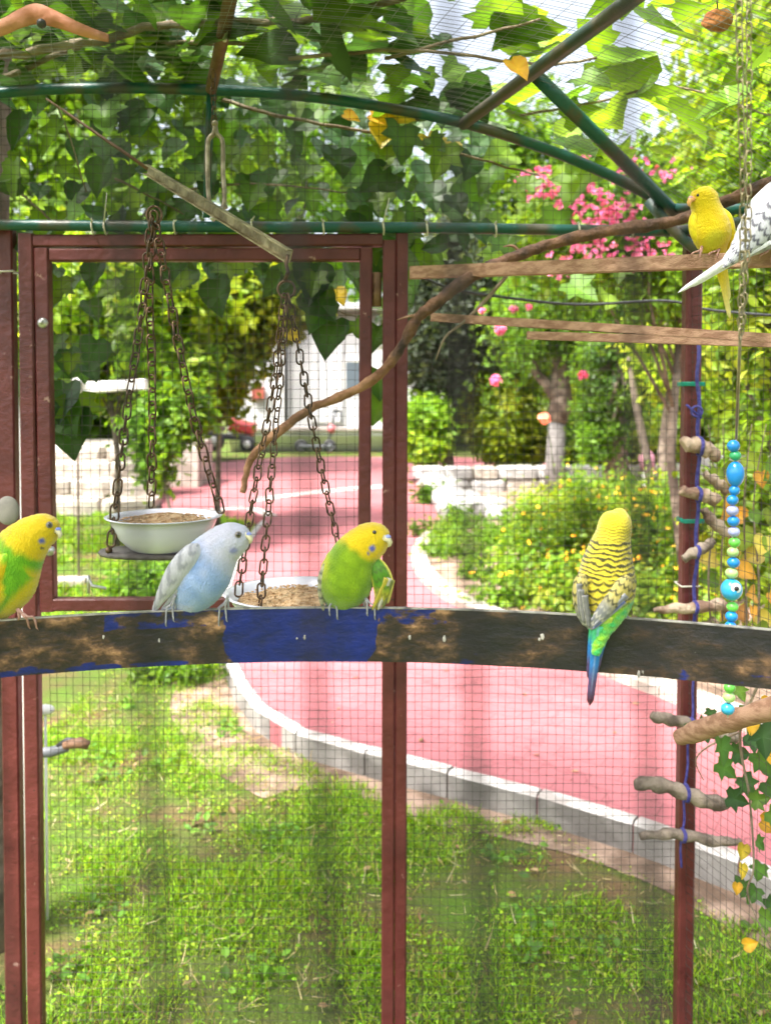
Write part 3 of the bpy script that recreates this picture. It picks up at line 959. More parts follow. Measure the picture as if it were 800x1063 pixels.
def grid_panel(x0, x1, z0, z1, d, sp, seed, top=None):
    out = []
    zs = np.linspace(z0, z1, 26)
    for i, x in enumerate(np.arange(x0, x1, sp)):
        zt = top(x) if top else z1
        if zt <= z0: continue
        zz = np.linspace(z0, zt, 26)
        out.append(np.stack([x + wob(zz, i + seed, 0.0014), np.full(26, d), zz], 1))
    xs = np.linspace(x0, x1, 40)
    for i, z in enumerate(np.arange(z0, z1, sp)):
        if top:
            ok = np.array([top(x) > z for x in xs])
            if ok.sum() < 2: continue
            xx = xs[ok]
        else: xx = xs
        out.append(np.stack([xx, np.full(len(xx), d + 0.0015), z + wob(xx, i * 1.7 + seed, 0.0014)], 1))
    return out
def X(px): return P(px, 500, DW).x
def Z(py): return P(400, py, DW).z
SP = 0.0212
WR = 0.00062
wires(grid_panel(X(54), X(373), Z(622), Z(270), DW + 0.016, SP, 1), WR, door)
pl = grid_panel(X(46), X(398), 0.0, Z(640), DW + 0.018, SP * 0.9, 2)
pl += grid_panel(X(422), X(712), 0.0, Z(240), DW + 0.018, SP * 0.92, 3)
arch_w = [P(q[0], q[1], 2.0) for q in catmull(ARCH, 6)]
ax = np.array([q.x for q in arch_w]); az = np.array([q.z for q in arch_w])
pl += grid_panel(X(-150), X(700), Z(236), Z(80), DW + 0.016, SP, 4, top=lambda x: float(np.interp(x, ax, az)))
wires(pl, WR, av)
pl = grid_panel(X(46), X(398), 0.0, Z(640), DW + 0.028, SP * 1.02, 5)
# side wall
n_side = []
zz = np.linspace(0, 2.0, 30)
for i, t in enumerate(np.arange(0.02, 1.0, SP)):
    b0 = corner + E * t
    n_side.append(np.stack([b0.x + wob(zz, i), np.full(30, b0.y), zz], 1))
tt = np.linspace(0, 1.0, 20)
for i, z in enumerate(np.arange(0, 2.0, SP)):
    n_side.append(np.stack([corner.x + E.x * tt, corner.y + E.y * tt, z + wob(tt, i)], 1))
wires(n_side, WR, av)
# roof
roof = []
A = np.array([tuple(q) for q in arch_w]); A[:, 2] += 0.016
for i, t in enumerate(np.arange(0.0, 2.3, 0.0135)):
    q = A + np.array(E) * t
    q[:, 2] += wob(q[:, 0], i, 0.0015)
    roof.append(q)
seg = np.linalg.norm(np.diff(A, axis=0), axis=1); cum = np.concatenate([[0], np.cumsum(seg)])
for i, s in enumerate(np.arange(0.1, cum[-1], 0.042)):
    p0 = np.array([np.interp(s, cum, A[:, k]) for k in range(3)])
    tt = np.linspace(0, 2.3, 16)
    roof.append(p0[None] + np.array(E)[None] * tt[:, None] + np.stack([wob(tt, i, .002)] * 3, 1))
wires(roof, 0.00055, av, mt='wire_pale')

# near wall mesh, right before the lens, out of focus
near = []
nd = 0.125
zz = np.linspace(1.25, 1.85, 8); xx = np.linspace(-0.3, 0.3, 8)
sp = 172 * nd / F
x335 = P(335, 900, nd).x
for i in range(-12, 13):
    near.append(np.stack([x335 + i * sp - (zz - P(400, 900, nd).z) * .045 + wob(zz, i, .0006), np.full(8, nd), zz], 1))
z0 = P(400, 880, nd).z
for i in range(-10, 16):
    near.append(np.stack([xx, np.full(8, nd + .001), z0 + i * sp + wob(xx, i, .0006)], 1))
wires(near[:25], 0.0009, av, nside=6, mt='wire_near')
wires(near[25:], 0.0002, av, nside=5, mt='wire_near')

# cable ties on the top pipe
for x, y0, y1, dx in ((97, 226, 246, -2), (110, 200, 240, 1), (182, 228, 244, 1), (262, 224, 246, 2), (336, 226, 246, -3), (398, 205, 246, 6), (443, 228, 246, -2), (514, 229, 247, 1), (600, 230, 246, 0), (655, 231, 247, 1)):
    mb = MB()
    c = P(x, (y0 + y1) / 2 if y1 - y0 < 30 else 236, 1.986)
    ring = [c + Vector((0.001 * math.sin(a * 2), 0.0155 * math.cos(a), 0.0155 * math.sin(a))) for a in np.linspace(0, 2 * math.pi, 14)]
    mb.tube(ring, 0.0022, 5)
    mb.tube([c + Vector((0, -.014, .01)), P(x + dx, y0, 1.965)], [0.002, 0.001], 5)
    mb.build('cable_tie', M['white_tie'], av)
for x, y in ((713, 607), (8, 283)):
    mb = MB(); c = P(x, y, 2.0)
    mb.tube([c + Vector((-.02, -.021, 0)), c + Vector((.021, -.021, .001)), c + Vector((.022, .02, .002)), c + Vector((-.022, .02, .002)), c + Vector((-.02, -.021, 0))], 0.0022, 5)
    mb.build('cable_tie', M['white_tie'], av)

# ================================================================== BLUE PERCH BAR
def bar_y(x): return 0.982 - 0.45 * (x + 0.06) ** 2
BZ = 1.358; BH = 0.0625; BT = 0.005
def bar_depth(px):
    x = 0.0
    for _ in range(20):
        x = (px - 400) / F * bar_y(x)
    return bar_y(x)
def build_bar():
    nx, nz = 320, 14
    xs = np.linspace(-0.62, 0.60, nx)
    V = []; col = []
    prof = [(-BT / 2, -BH + BH * k / nz) for k in range(nz + 1)] + [(BT / 2, 0 - BH * k / nz) for k in range(nz + 1)]
    prof[0] = (-BT / 2, -BH + .0008); prof[nz] = (-BT / 2, -0.0008)
    k = len(prof)
    for x in xs:
        y = bar_y(x); dy = -0.9 * (x + 0.06)
        nn = Vector((-dy, 1, 0)).normalized()
        px = 400 + F * x / y
        ht = 1 + 0.03 * math.sin(x * 9)
        dent = 0.0012 * noise.noise(Vector((x * 12, 0, 0)))
        for o_, z in prof:
            V.append((x + nn.x * o_, y + nn.y * o_ + dent, BZ + z))
            fz = -z / BH
            n1 = noise.noise(Vector((x * 30, z * 60, 0))) * 0.35
            bl = 0.0
            px = px + 10 * noise.noise(Vector((z * 70, x * 20, 2))) + 4 * noise.noise(Vector((z * 240, x * 60, 9)))
            if 240 < px < 386: bl = min(0.95, 0.30 + min(px - 240, 386 - px) * .045) + n1 * .5
            elif 386 <= px < 470: bl = 0.45 if fz < 0.35 else 0.12
            elif 100 < px < 240: bl = (0.52 + n1 if fz < 0.32 else 0.1) if px > 95 else 0.1
            elif px <= 100: bl = 0.35 + n1 if fz > 0.8 else 0.02
            else: bl = 0.1 + (0.2 if fz > 0.75 else 0) + n1 * 0.5
            if px <= 245 and fz > 0.86: bl = 0.5 + n1
            ru = 0.8 if px < 235 else (0.3 if px < 480 else 0.0)
            if 380 < px < 480: ru = 0.6
            ru = max(0.0, min(1.0, ru + 1.2 * noise.noise(Vector((x * 14, z * 30, 5)))))
            col.append((bl, ru, 0, 1))
    Fq = []
    for i in range(nx - 1):
        for j in range(k):
            a = i * k + j; b = i * k + (j + 1) % k
            Fq.append((a, b, b + k, a + k))
    mb = MB(); mb.v = V; mb.f = Fq; mb.mi = [0] * len(Fq); mb.c = col; mb.smooth = False
    return mb
pb = thing('perch_bar', 'wide curved metal bar with peeling blue paint and rust that four birds sit on', 'perch', (0, 0.98, BZ))
build_bar().build('bar', M['bar'], pb)
# polished top edge with droppings, and small white splashes and screw heads on the face
def on_bar(px, py, off=0.0):
    d = bar_depth(px) - BT / 2 - off
    return P(px, py, d)
mb = MB(); random.seed(3)
tp = []
for x in np.linspace(-0.6, 0.58, 160):
    tp.append((x, bar_y(x), BZ + 0.0006))
mb.smooth = False
for i in range(len(tp) - 1):
    a, b = tp[i], tp[i + 1]; h_ = 0.0027
    mb.add([(a[0], a[1] - h_, a[2]), (b[0], b[1] - h_, b[2]), (b[0], b[1] + h_, b[2]), (a[0], a[1] + h_, a[2]),
            (a[0], a[1] - h_, a[2] - .0013), (b[0], b[1] - h_, b[2] - .0013)], [(0, 1, 2, 3), (4, 5, 1, 0)])
mb.build('worn_edge', mat('worn_edge', (0.4, 0.38, 0.37), (0.14, 0.13, 0.14), 0.4, 60, metallic=0.3, lo=0.5, hi=0.68), pb)
for (x, y, r) in ((308, 663, 1.2), (316, 662, 1.8), (356, 669, 2.4), (425, 662, 2.0), (461, 663, 2.6), (563, 661, 3.4), (560, 664, 2), (663, 700, 2.4), (667, 698, 2), (600, 690, 1.2), (165, 665, 1.6), (107, 661, 1.8), (722, 677, 2)):
    mb = MB(); mb.ball(on_bar(x, y), r * .00075, 10, 8, (1, .3, 1.4 + random.random()))
    for i in range(len(mb.v)):
        v = Vector(mb.v[i]); mb.v[i] = tuple(v + Vector((noise.noise(v * 900), 0, noise.noise(v * 700))) * .0011)
    mb.build('dropping', M['tie_dull'], pb)

# ================================================================== BIRDS
def lerp3(a, b, t):
    t = max(0.0, min(1.0, t)); return tuple(a[i] * (1 - t) + b[i] * t for i in range(3))
def sm(t): t = max(0.0, min(1.0, t)); return t * t * (3 - 2 * t)

def loft(secs, d0, colf, nseg=10, na=40, disp=None):
    """secs: (px, py, depth offset m, half width px in the picture plane, half thickness px in depth)"""
    q = catmull(secs, nseg)
    V, Fc, col = [], [], []
    n = len(q)
    for i in range(n):
        c = q[i]
        a = q[max(i - 1, 0)]; b = q[min(i + 1, n - 1)]
        t = np.array([b[0] - a[0], b[1] - a[1]]); t /= np.linalg.norm(t) + 1e-9
        nx_, ny_ = -t[1], t[0]
        d = d0 + c[2]
        s = d / F
        for k in range(na):
            an = 2 * math.pi * k / na
            ca, sa = math.cos(an), math.sin(an)
            e = 1.0
            px = c[0] + nx_ * c[3] * ca; py = c[1] + ny_ * c[3] * ca
            dep = d - sa * c[4] * s
            # keep the size independent of the depth of the point
            p = P(px, py, d); p.y = dep
            cl, dsp = colf(px, py, i / (n - 1), sa, ca)
            if dsp:
                nv = Vector((nx_ * ca, -sa, -ny_ * ca)).normalized()
                p += nv * dsp
            V.append(p); col.append((*cl, 1))
    for i in range(n - 1):
        for k in range(na):
            Fc.append((i * na + k, i * na + (k + 1) % na, (i + 1) * na + (k + 1) % na, (i + 1) * na + k))
    Fc.append(tuple(range(na - 1, -1, -1))); Fc.append(tuple(range((n - 1) * na, n * na)))
    mb = MB(); mb.v = [tuple(v) for v in V]; mb.f = Fc; mb.mi = [0] * len(Fc); mb.c = col
    return mb

def bvh(mb): return BVHTree.FromPolygons(mb.v, mb.f)
def hit(tree_, px, py):
    o = Vector((0, 0, H)); r = ray(px, py).normalized()
    loc, nor, _, _ = tree_.ray_cast(o, r)
    return loc, nor

def feather(name, parent, p0, p1, d0, d1, w0, w1, colf, tip=0.25, n=14, bend=0.0, tmat='feather'):
    """flat vaned blade from p0 to p1 (photo px), half widths in px, with a raised shaft"""
    a = np.array(p0, float); b = np.array(p1, float)
    t = (b - a) / np.linalg.norm(b - a); nn = np.array([-t[1], t[0]])
    mb = MB(); V = []; col = []; Fc = []
    m = 7
    for i in range(n + 1):
        u = i / n
        wd = w0 + (w1 - w0) * u
        if u > 1 - tip: wd *= math.sqrt(max(0.0, 1 - ((u - 1 + tip) / tip) ** 2)) * 0.98 + 0.02
        c = a + (b - a) * u + nn * bend * math.sin(math.pi * u)
        d = d0 + (d1 - d0) * u
        for k in range(m):
            f_ = -1 + 2 * k / (m - 1)
            q = c + nn * wd * f_
            V.append(tuple(P(q[0], q[1], d + 0.0012 * abs(f_) - 0.0005)))
            col.append((*colf(u, f_), 1))
        for k in range(m):
            f_ = 1 - 2 * k / (m - 1)
            q = c + nn * wd * f_
            V.append(tuple(P(q[0], q[1], d + 0.0012 * abs(f_) + 0.0004)))
            col.append((*colf(u, f_), 1))
    k = 2 * m
    for i in range(n):
        for j in range(k):
            Fc.append((i * k + j, i * k + (j + 1) % k, (i + 1) * k + (j + 1) % k, (i + 1) * k + j))
    Fc.append(tuple(range(k - 1, -1, -1))); Fc.append(tuple(range(n * k, (n + 1) * k)))
    mb.v = V; mb.f = Fc; mb.mi = [0] * len(Fc); mb.c = col
    return mb.build(name, M[tmat], parent)

def eye_at(bird, tr, px, py, r, ring=True):
    loc, nor = hit(tr, px, py)
    if loc is None: return
    if ring:
        mb = MB(); mb.tube([loc - nor * 0.001, loc + nor * 0.0003, loc + nor * 0.0006], [r * 1.45, r * 1.4, r * 1.0], 14); mb.build('eye_ring', M['eye_ring'], bird)
    mb = MB(); mb.ball(loc + nor * r * 0.1, r, 14, 10); mb.build('eye', M['eye'], bird)

def toes(bird, name, pts_list, r, m_):
    mb = MB()
    for pts in pts_list:
        w_ = [P(*p) for p in pts]
        o = catmull([tuple(p) for p in w_], 4)
        n = len(o)
        mb.tube([Vector(q) for q in o], [r * (1.05 - 0.45 * i / (n - 1)) * (1 + 0.12 * math.sin(i * 2.2)) for i in range(n)], 7)
        # claw
        e = Vector(o[-1]); 
        mb.tube([e, e + Vector((0.0006, 0.001, -0.0016)), e + Vector((0.001, 0.0026, -0.0034))], [r * .55, r * .4, r * .08], 5)
    return mb.build(name, M[m_], bird)

def beak(bird, tr, px, py, dx, dy, size, bm_, cm, depth=None):
    """hooked beak and cere; (dx,dy) picture direction the beak points"""
    if depth is None:
        loc, nor = hit(tr, px, py)
        if loc is None: return
        depth = loc.y
    c = P(px, py, depth)
    s = depth / F
    fw = Vector((dx, 0, -dy)).normalized()
    fw = (fw + Vector((0, -0.35, 0))).normalized()
    dn = Vector((0, 0, -1))
    S_ = size * s
    mb = MB()
    mb.tube([c - fw * S_ * .5, c + fw * S_ * .35 + dn * S_ * .1, c + fw * S_ * .62 + dn * S_ * .55, c + fw * S_ * .5 + dn * S_ * 1.05, c + fw * S_ * .25 + dn * S_ * 1.35],
            [S_ * .55, S_ * .52, S_ * .42, S_ * .25, S_ * .05], 10)
    mb.build('beak', M[bm_], bird)
    mb = MB(); mb.ball(c + fw * S_ * .25 - dn * S_ * .32, S_ * .5, 12, 8, (1, 1, .7)); mb.build('cere', M[cm], bird)

def spot(px, py, cx, cy, r, e=1.0):
    d = math.hypot((px - cx), (py - cy) * e) / r
    return sm(1.6 - d * 1.3) if d < 1.3 else 0.0

def nz3(px, py, s, z=0): return noise.noise(Vector((px * s, py * s, z)))

YEL = (0.66, 0.48, 0.004); YEL2 = (0.6, 0.36, 0.0); GRN = (0.21, 0.36, 0.004); GRN2 = (0.13, 0.25, 0.004)

# ---- bird B : pale blue
def bird_blue():
    d = bar_depth(205)
    t = thing('budgerigar', 'pale blue and white budgerigar facing right on the bar beside the white bowl', 'bird', P(205, 632, d), 'budgerigars in the aviary')
    def cf(px, py, s, sa, ca):
        n = nz3(px, py, .09)
        sky_ = lerp3((0.21, 0.33, 0.60), (0.30, 0.42, 0.67), 0.5 + n)
        wh = (0.50, 0.51, 0.62)
        ax = (px - 238) * -0.69 + (py - 562) * 0.72     # distance down the body from the head
        c = lerp3(wh, sky_, sm((ax - 8) / 26))
        c = lerp3(c, (0.42, 0.46, 0.62), sm((nz3(px, py, .05, 3) - .1) * 3) * 0.6)
        gr = sm((math.sin((px * .5 + py * .8) * 0.9) - .25) * 2) * sm((232 - px) / 14) * sm((590 - py) / 14) * .4
        c = lerp3(c, (0.25, 0.26, 0.33), gr)
        c = lerp3(c, (0.25, 0.27, 0.5), spot(px, py, 245, 569, 5.0, 1.3) * (1 if sa > 0 else 0))
        return c, 0.0003 * math.sin(py * 1.9 + 3 * nz3(px, py, .2))
    secs = [(259, 553, .0, 2.5, 3), (256, 554, 0, 9, 10), (249, 557, 0, 15.5, 15), (240, 561, 0, 19.5, 18), (231, 567, 0, 22, 19), (222, 577, 0, 26, 22), (213, 590, 0, 30, 24), (205, 604, 0, 29, 24), (196, 618, .003, 24, 20), (186, 630, .008, 15, 13), (177, 642, .016, 8, 8), (172, 652, .02, 3, 3)]
    mb = loft(secs, d + .004, cf, 7, 44)
    tr = bvh(mb)
    mb.build('body', M['plumage'], t)
    eye_at(t, tr, 247, 555, 0.0026)
    beak(t, tr, 257, 556, 1, .25, 6.0, 'beak_horn', 'cere_blue', d - .004)
    def wf(px, py, s, sa, ca):
        st = math.sin(ca * 11 + s * 4) * .5 + .5
        sc_ = math.sin(s * 38 + abs(ca) * 5)
        c = lerp3((0.42, 0.43, 0.47), (0.2, 0.21, 0.24), sm((sc_ - .1) * 2) * (0.75 if ca > -.4 else .25))
        return lerp3(c, (0.58, 0.59, 0.64), sm(-ca * 2 - 1.0)), 0.0005 * st
    w_ = loft([(206, 565, 0, 2, 2), (202, 570, -.003, 8, 6), (194, 580, -.004, 11, 8), (184, 594, -.003, 11.5, 7), (175, 608, 0, 9, 6), (167, 621, .004, 5.5, 4), (161, 632, .008, 2.5, 2), (159, 637, .01, 1, 1)], d - .013, wf, 8, 30)
    w_.build('wing', M['feather'], t)
    fc = lambda u, f: lerp3((0.42, 0.43, 0.47), (0.18, 0.19, 0.22), sm(abs(f) * 2 - 1.2) * .6 + (0.5 if abs(f) < .12 else 0))
    for k, (a, b) in enumerate((((188, 598), (160, 636)), ((192, 604), (166, 635)), ((184, 590), (158, 634)))):
        feather('flight_feather', t, a, b, d - .020 + k * .001, d - .003, 3.4, 1.6, fc)
    feather('tail_feather', t, (180, 635), (158, 684), d + .012, d + .014, 4, 2.5, lambda u, f: (0.2, 0.35, 0.62))
    feather('tail_feather', t, (184, 637), (164, 680), d + .014, d + .017, 4, 2.5, lambda u, f: (0.5, 0.6, 0.75))
    for x in (176, 231):
        d = bar_depth(x); df = d - BT / 2 - .0015
        toes(t, 'foot', [[(x + 6, 618, d - .008), (x + 1, 628, d - .006), (x - 3, 632, df - .001), (x - 4, 649, df)],
                         [(x + 6, 618, d - .008), (x + 3, 628, d - .006), (x + 3, 632, df - .001), (x + 4, 644, df)],
                         [(x + 6, 622, d), (x - 4, 631, d), (x - 9, 634, d + .004), (x - 10, 640, d + .006)],
                         [(x + 6, 622, d), (x + 6, 631, d), (x + 8, 634, d + .006), (x + 9, 641, d + .007)]], .0014, 'foot_grey')
bird_blue()

# ---- bird C : green with yellow head
def bird_green():
    d = bar_depth(365)
    t = thing('budgerigar', 'green budgerigar with yellow head and one drooping wing beside the centre post', 'bird', P(360, 632, d), 'budgerigars in the aviary')
    def cf(px, py, s, sa, ca):
        n = nz3(px, py, .11)
        g_ = lerp3(GRN, GRN2, .5 + 1.1 * n)
        g_ = lerp3(g_, (0.25, 0.40, 0.008), sm((nz3(px, py, .07, 8)) * 3) * .6)
        ax = (px - 385) * -0.50 + (py - 562) * 0.87
        c = lerp3(YEL, g_, sm((ax - 9.5 + 4 * n) / 9))
        c = lerp3(c, (0.62, 0.62, 0.01), sm((345 - px) / 10) * sm((605 - py) / 25))      # yellow shoulder edge
        c = lerp3(c, (0.1, 0.12, 0.45), spot(px, py, 386.5, 566, 3.8, 1.0) * (1 if sa > 0 else 0))
        c = lerp3(c, (0.12, 0.12, 0.3), spot(px, py, 382, 571, 1.8, 1.2) * (1 if sa > 0 else 0))
        return c, 0.0004 * math.sin(py * 1.7 + px * .4 + 4 * nz3(px, py, .2))
    secs = [(404, 557, 0, 2.5, 3), (402, 557, 0, 9, 9), (396, 558, 0, 15.5, 15), (387, 561, 0, 19.5, 19), (378, 567, 0, 22, 20), (369, 578, 0, 25, 22), (362, 592, 0, 28, 24), (358, 606, 0, 28.5, 25), (356, 618, .002, 25, 22), (355, 628, .006, 17, 15), (355, 638, .012, 8, 8), (355, 648, .014, 2, 3)]
    mb = loft(secs, d + .005, cf, 7, 44)
    tr = bvh(mb); mb.build('body', M['plumage'], t)
    eye_at(t, tr, 388.5, 552.5, 0.0024, False)
    beak(t, tr, 401, 559, 1, .15, 6.5, 'beak_horn', 'cere_blue', d - .008)
    def wf(px, py, s, sa, ca):
        c = lerp3((0.08, 0.24, 0.01), (0.42, 0.38, 0.04), sm((s - .42) * 4))
        c = lerp3(c, (0.5, 0.48, 0.38), sm((s - .6) * 5) * sm(ca * 2 + .6))
        rw = s * 9; fr = rw - int(rw); u = ca * 2 + (.5 if int(rw) % 2 else 0); u = (u - math.floor(u)) * 2 - 1
        c = lerp3(c, (0.06, 0.08, 0.02), sm(1.2 - abs(fr - (1 - .7 * u * u) * .6) * 4) * .55)
        c = lerp3(c, (0.8, 0.75, 0.1), sm(abs(ca) * 4 - 3))
        return c, 0
    w_ = loft([(380, 572, .004, 2, 2), (386, 580, .003, 6, 5), (393, 592, 0, 10, 7), (397, 604, 0, 11, 7), (397, 614, 0, 9.5, 6), (394, 623, .001, 6, 5), (390, 630, .002, 3, 3), (387, 634, .003, 1, 1)], d - .004, wf, 10, 44)
    w_.build('wing', M['feather'], t)
    fcs = [(0.42, 0.36, 0.04), (0.45, 0.44, 0.36), (0.14, 0.16, 0.05), (0.5, 0.45, 0.1)]
    for k, (a, b) in enumerate((((404, 600), (388, 634)), ((407, 600), (394, 634)), ((409, 602), (399, 632)), ((410, 602), (404, 627)))):
        feather('flight_feather', t, (a[0] - 3, a[1]), (b[0] - 2, b[1]), d - .0125 + k * .0010, d - .0085 + k * .001, 3, 1.8, lambda u, f, q=fcs[k]: lerp3(q, (0.06, 0.06, 0.04), sm(f * 3 - 1.9) + sm(u * 6 - 5.2) * .4))
    w2 = loft([(338, 585, 0, 2, 3), (334.5, 597, 0, 4, 7), (333, 611, 0, 3.5, 7), (334, 624, 0, 2.5, 4), (336, 634, 0, 1, 1)], d - .002, lambda *a: (lerp3((0.5, 0.5, 0.3), (0.12, 0.12, 0.1), sm(math.sin(a[2] * 40))), 0), 6, 20)
    w2.build('wing', M['feather'], t)
    feather('tail_feather', t, (353, 636), (349, 684), d + .014, d + .016, 4, 3, lambda u, f: (0.03, 0.12, 0.3))
    for x in (345, 384):
        d = bar_depth(x); df = d - BT / 2 - .0015
        toes(t, 'foot', [[(x - 9 if x > 360 else x, 614, d), (x - 4 if x > 360 else x, 624, d - .006), (x - 3, 630, df - .003), (x - 3, 638, df)],
                         [(x - 9 if x > 360 else x, 614, d), (x - 2, 624, d - .006), (x + 4, 630, df - .003), (x + 5, 642, df)],
                         [(x - 9 if x > 360 else x, 616, d), (x - 6, 627, d), (x - 8, 632, d + .004), (x - 9, 640, d + .006)]], .0014, 'foot_grey')
bird_green()

# ---- bird A : green and yellow pied at the left edge
def bird_left():
    d = bar_depth(15)
    t = thing('budgerigar', 'green and yellow pied budgerigar at the left edge, facing right with pink feet', 'bird', P(5, 640, d), 'budgerigars in the aviary')
    def cf(px, py, s, sa, ca):
        n = nz3(px, py, .10, 2)
        g_ = lerp3((0.16, 0.42, 0.006), (0.09, 0.30, 0.006), .5 + n)
        ax = (px - 38) * -0.55 + (py - 552) * 0.83
        c = lerp3(YEL, g_, sm((ax - 16 + 5 * n) / 8))
        yp = sm((nz3(px * .8 + 40, py * .6, .055, 6) - .12) * 7) * sm((ax - 26) / 12)
        yb = sm(((px + (py - 600) * .9) - 32) / 8) * sm((ax - 28) / 10)
        c = lerp3(c, YEL, max(yp, yb * .85))
        st = sm((math.sin((px * .45 + py) * 1.25) - .2) * 2) * sm((24 - px) / 8) * sm((584 - py) / 12) * sm((px + 8) / 10)
        c = lerp3(c, (0.16, 0.22, 0.04), st * .4)
        if sa > 0:
            c = lerp3(c, (0.1, 0.12, 0.4), spot(px, py, 49.5, 559, 3.2, .9))
            c = lerp3(c, (0.03, 0.03, 0.05), spot(px, py, 48.5, 567, 1.6, 1))
        return c, 0.0004 * math.sin(py * 1.7 + px * .4 + 4 * nz3(px, py, .2))
    secs = [(61, 548, 0, 2.5, 3), (59, 548, 0, 9, 9), (53, 549, 0, 15, 15), (43, 552, 0, 19.5, 19), (32, 559, 0, 23, 21), (21, 571, 0, 27.5, 24), (10, 588, 0, 33, 27), (2, 606, 0, 34, 27), (-5, 624, .003, 27, 23), (-10, 640, .008, 15, 15), (-16, 655, .016, 6, 7), (-20, 664, .02, 2, 2)]
    mb = loft(secs, d + .004, cf, 7, 44)
    tr = bvh(mb); mb.build('body', M['plumage'], t)
    eye_at(t, tr, 51, 545, 0.0025)
    beak(t, tr, 59.5, 551, 1, .2, 6.0, 'beak_horn', 'cere_blue', d - .002)
    def wf(px, py, s, sa, ca):
        c = lerp3(YEL, (0.22, 0.55, 0.01), sm((nz3(px, py, .06, 9)) * 4 + .5))
        return lerp3(c, (0.5, 0.45, 0.02), sm((math.sin(s * 30 + abs(ca) * 4) - .5) * 2) * .5), 0
    w_ = loft([(8, 575, 0, 2, 2), (2, 583, 0, 8, 6), (-8, 600, 0, 12, 8), (-18, 622, .003, 10, 6), (-28, 645, .008, 5, 4), (-34, 662, .01, 1, 1)], d - .020, wf, 8, 30)
    w_.build('wing', M['feather'], t)
    feather('tail_feather', t, (-14, 645), (-52, 730), d + .014, d + .02, 5, 3, lambda u, f: (0.3, 0.4, 0.05))
    for x in (24, -22):
        d = bar_depth(x); df = d - BT / 2 - .0015
        toes(t, 'foot', [[(x - 6, 632, d - .01), (x + 4, 640, d - .010), (x + 11, 641, df - .004), (x + 14, 652, df)],
                         [(x - 6, 632, d - .01), (x + 2, 641, d - .01), (x + 4, 643, df - .004), (x + 6, 651, df)],
                         [(x - 6, 632, d - .01), (x - 4, 641, d - .008), (x - 6, 644, d), (x - 8, 650, d + .006)]], .0015, 'foot_pink')
bird_left()

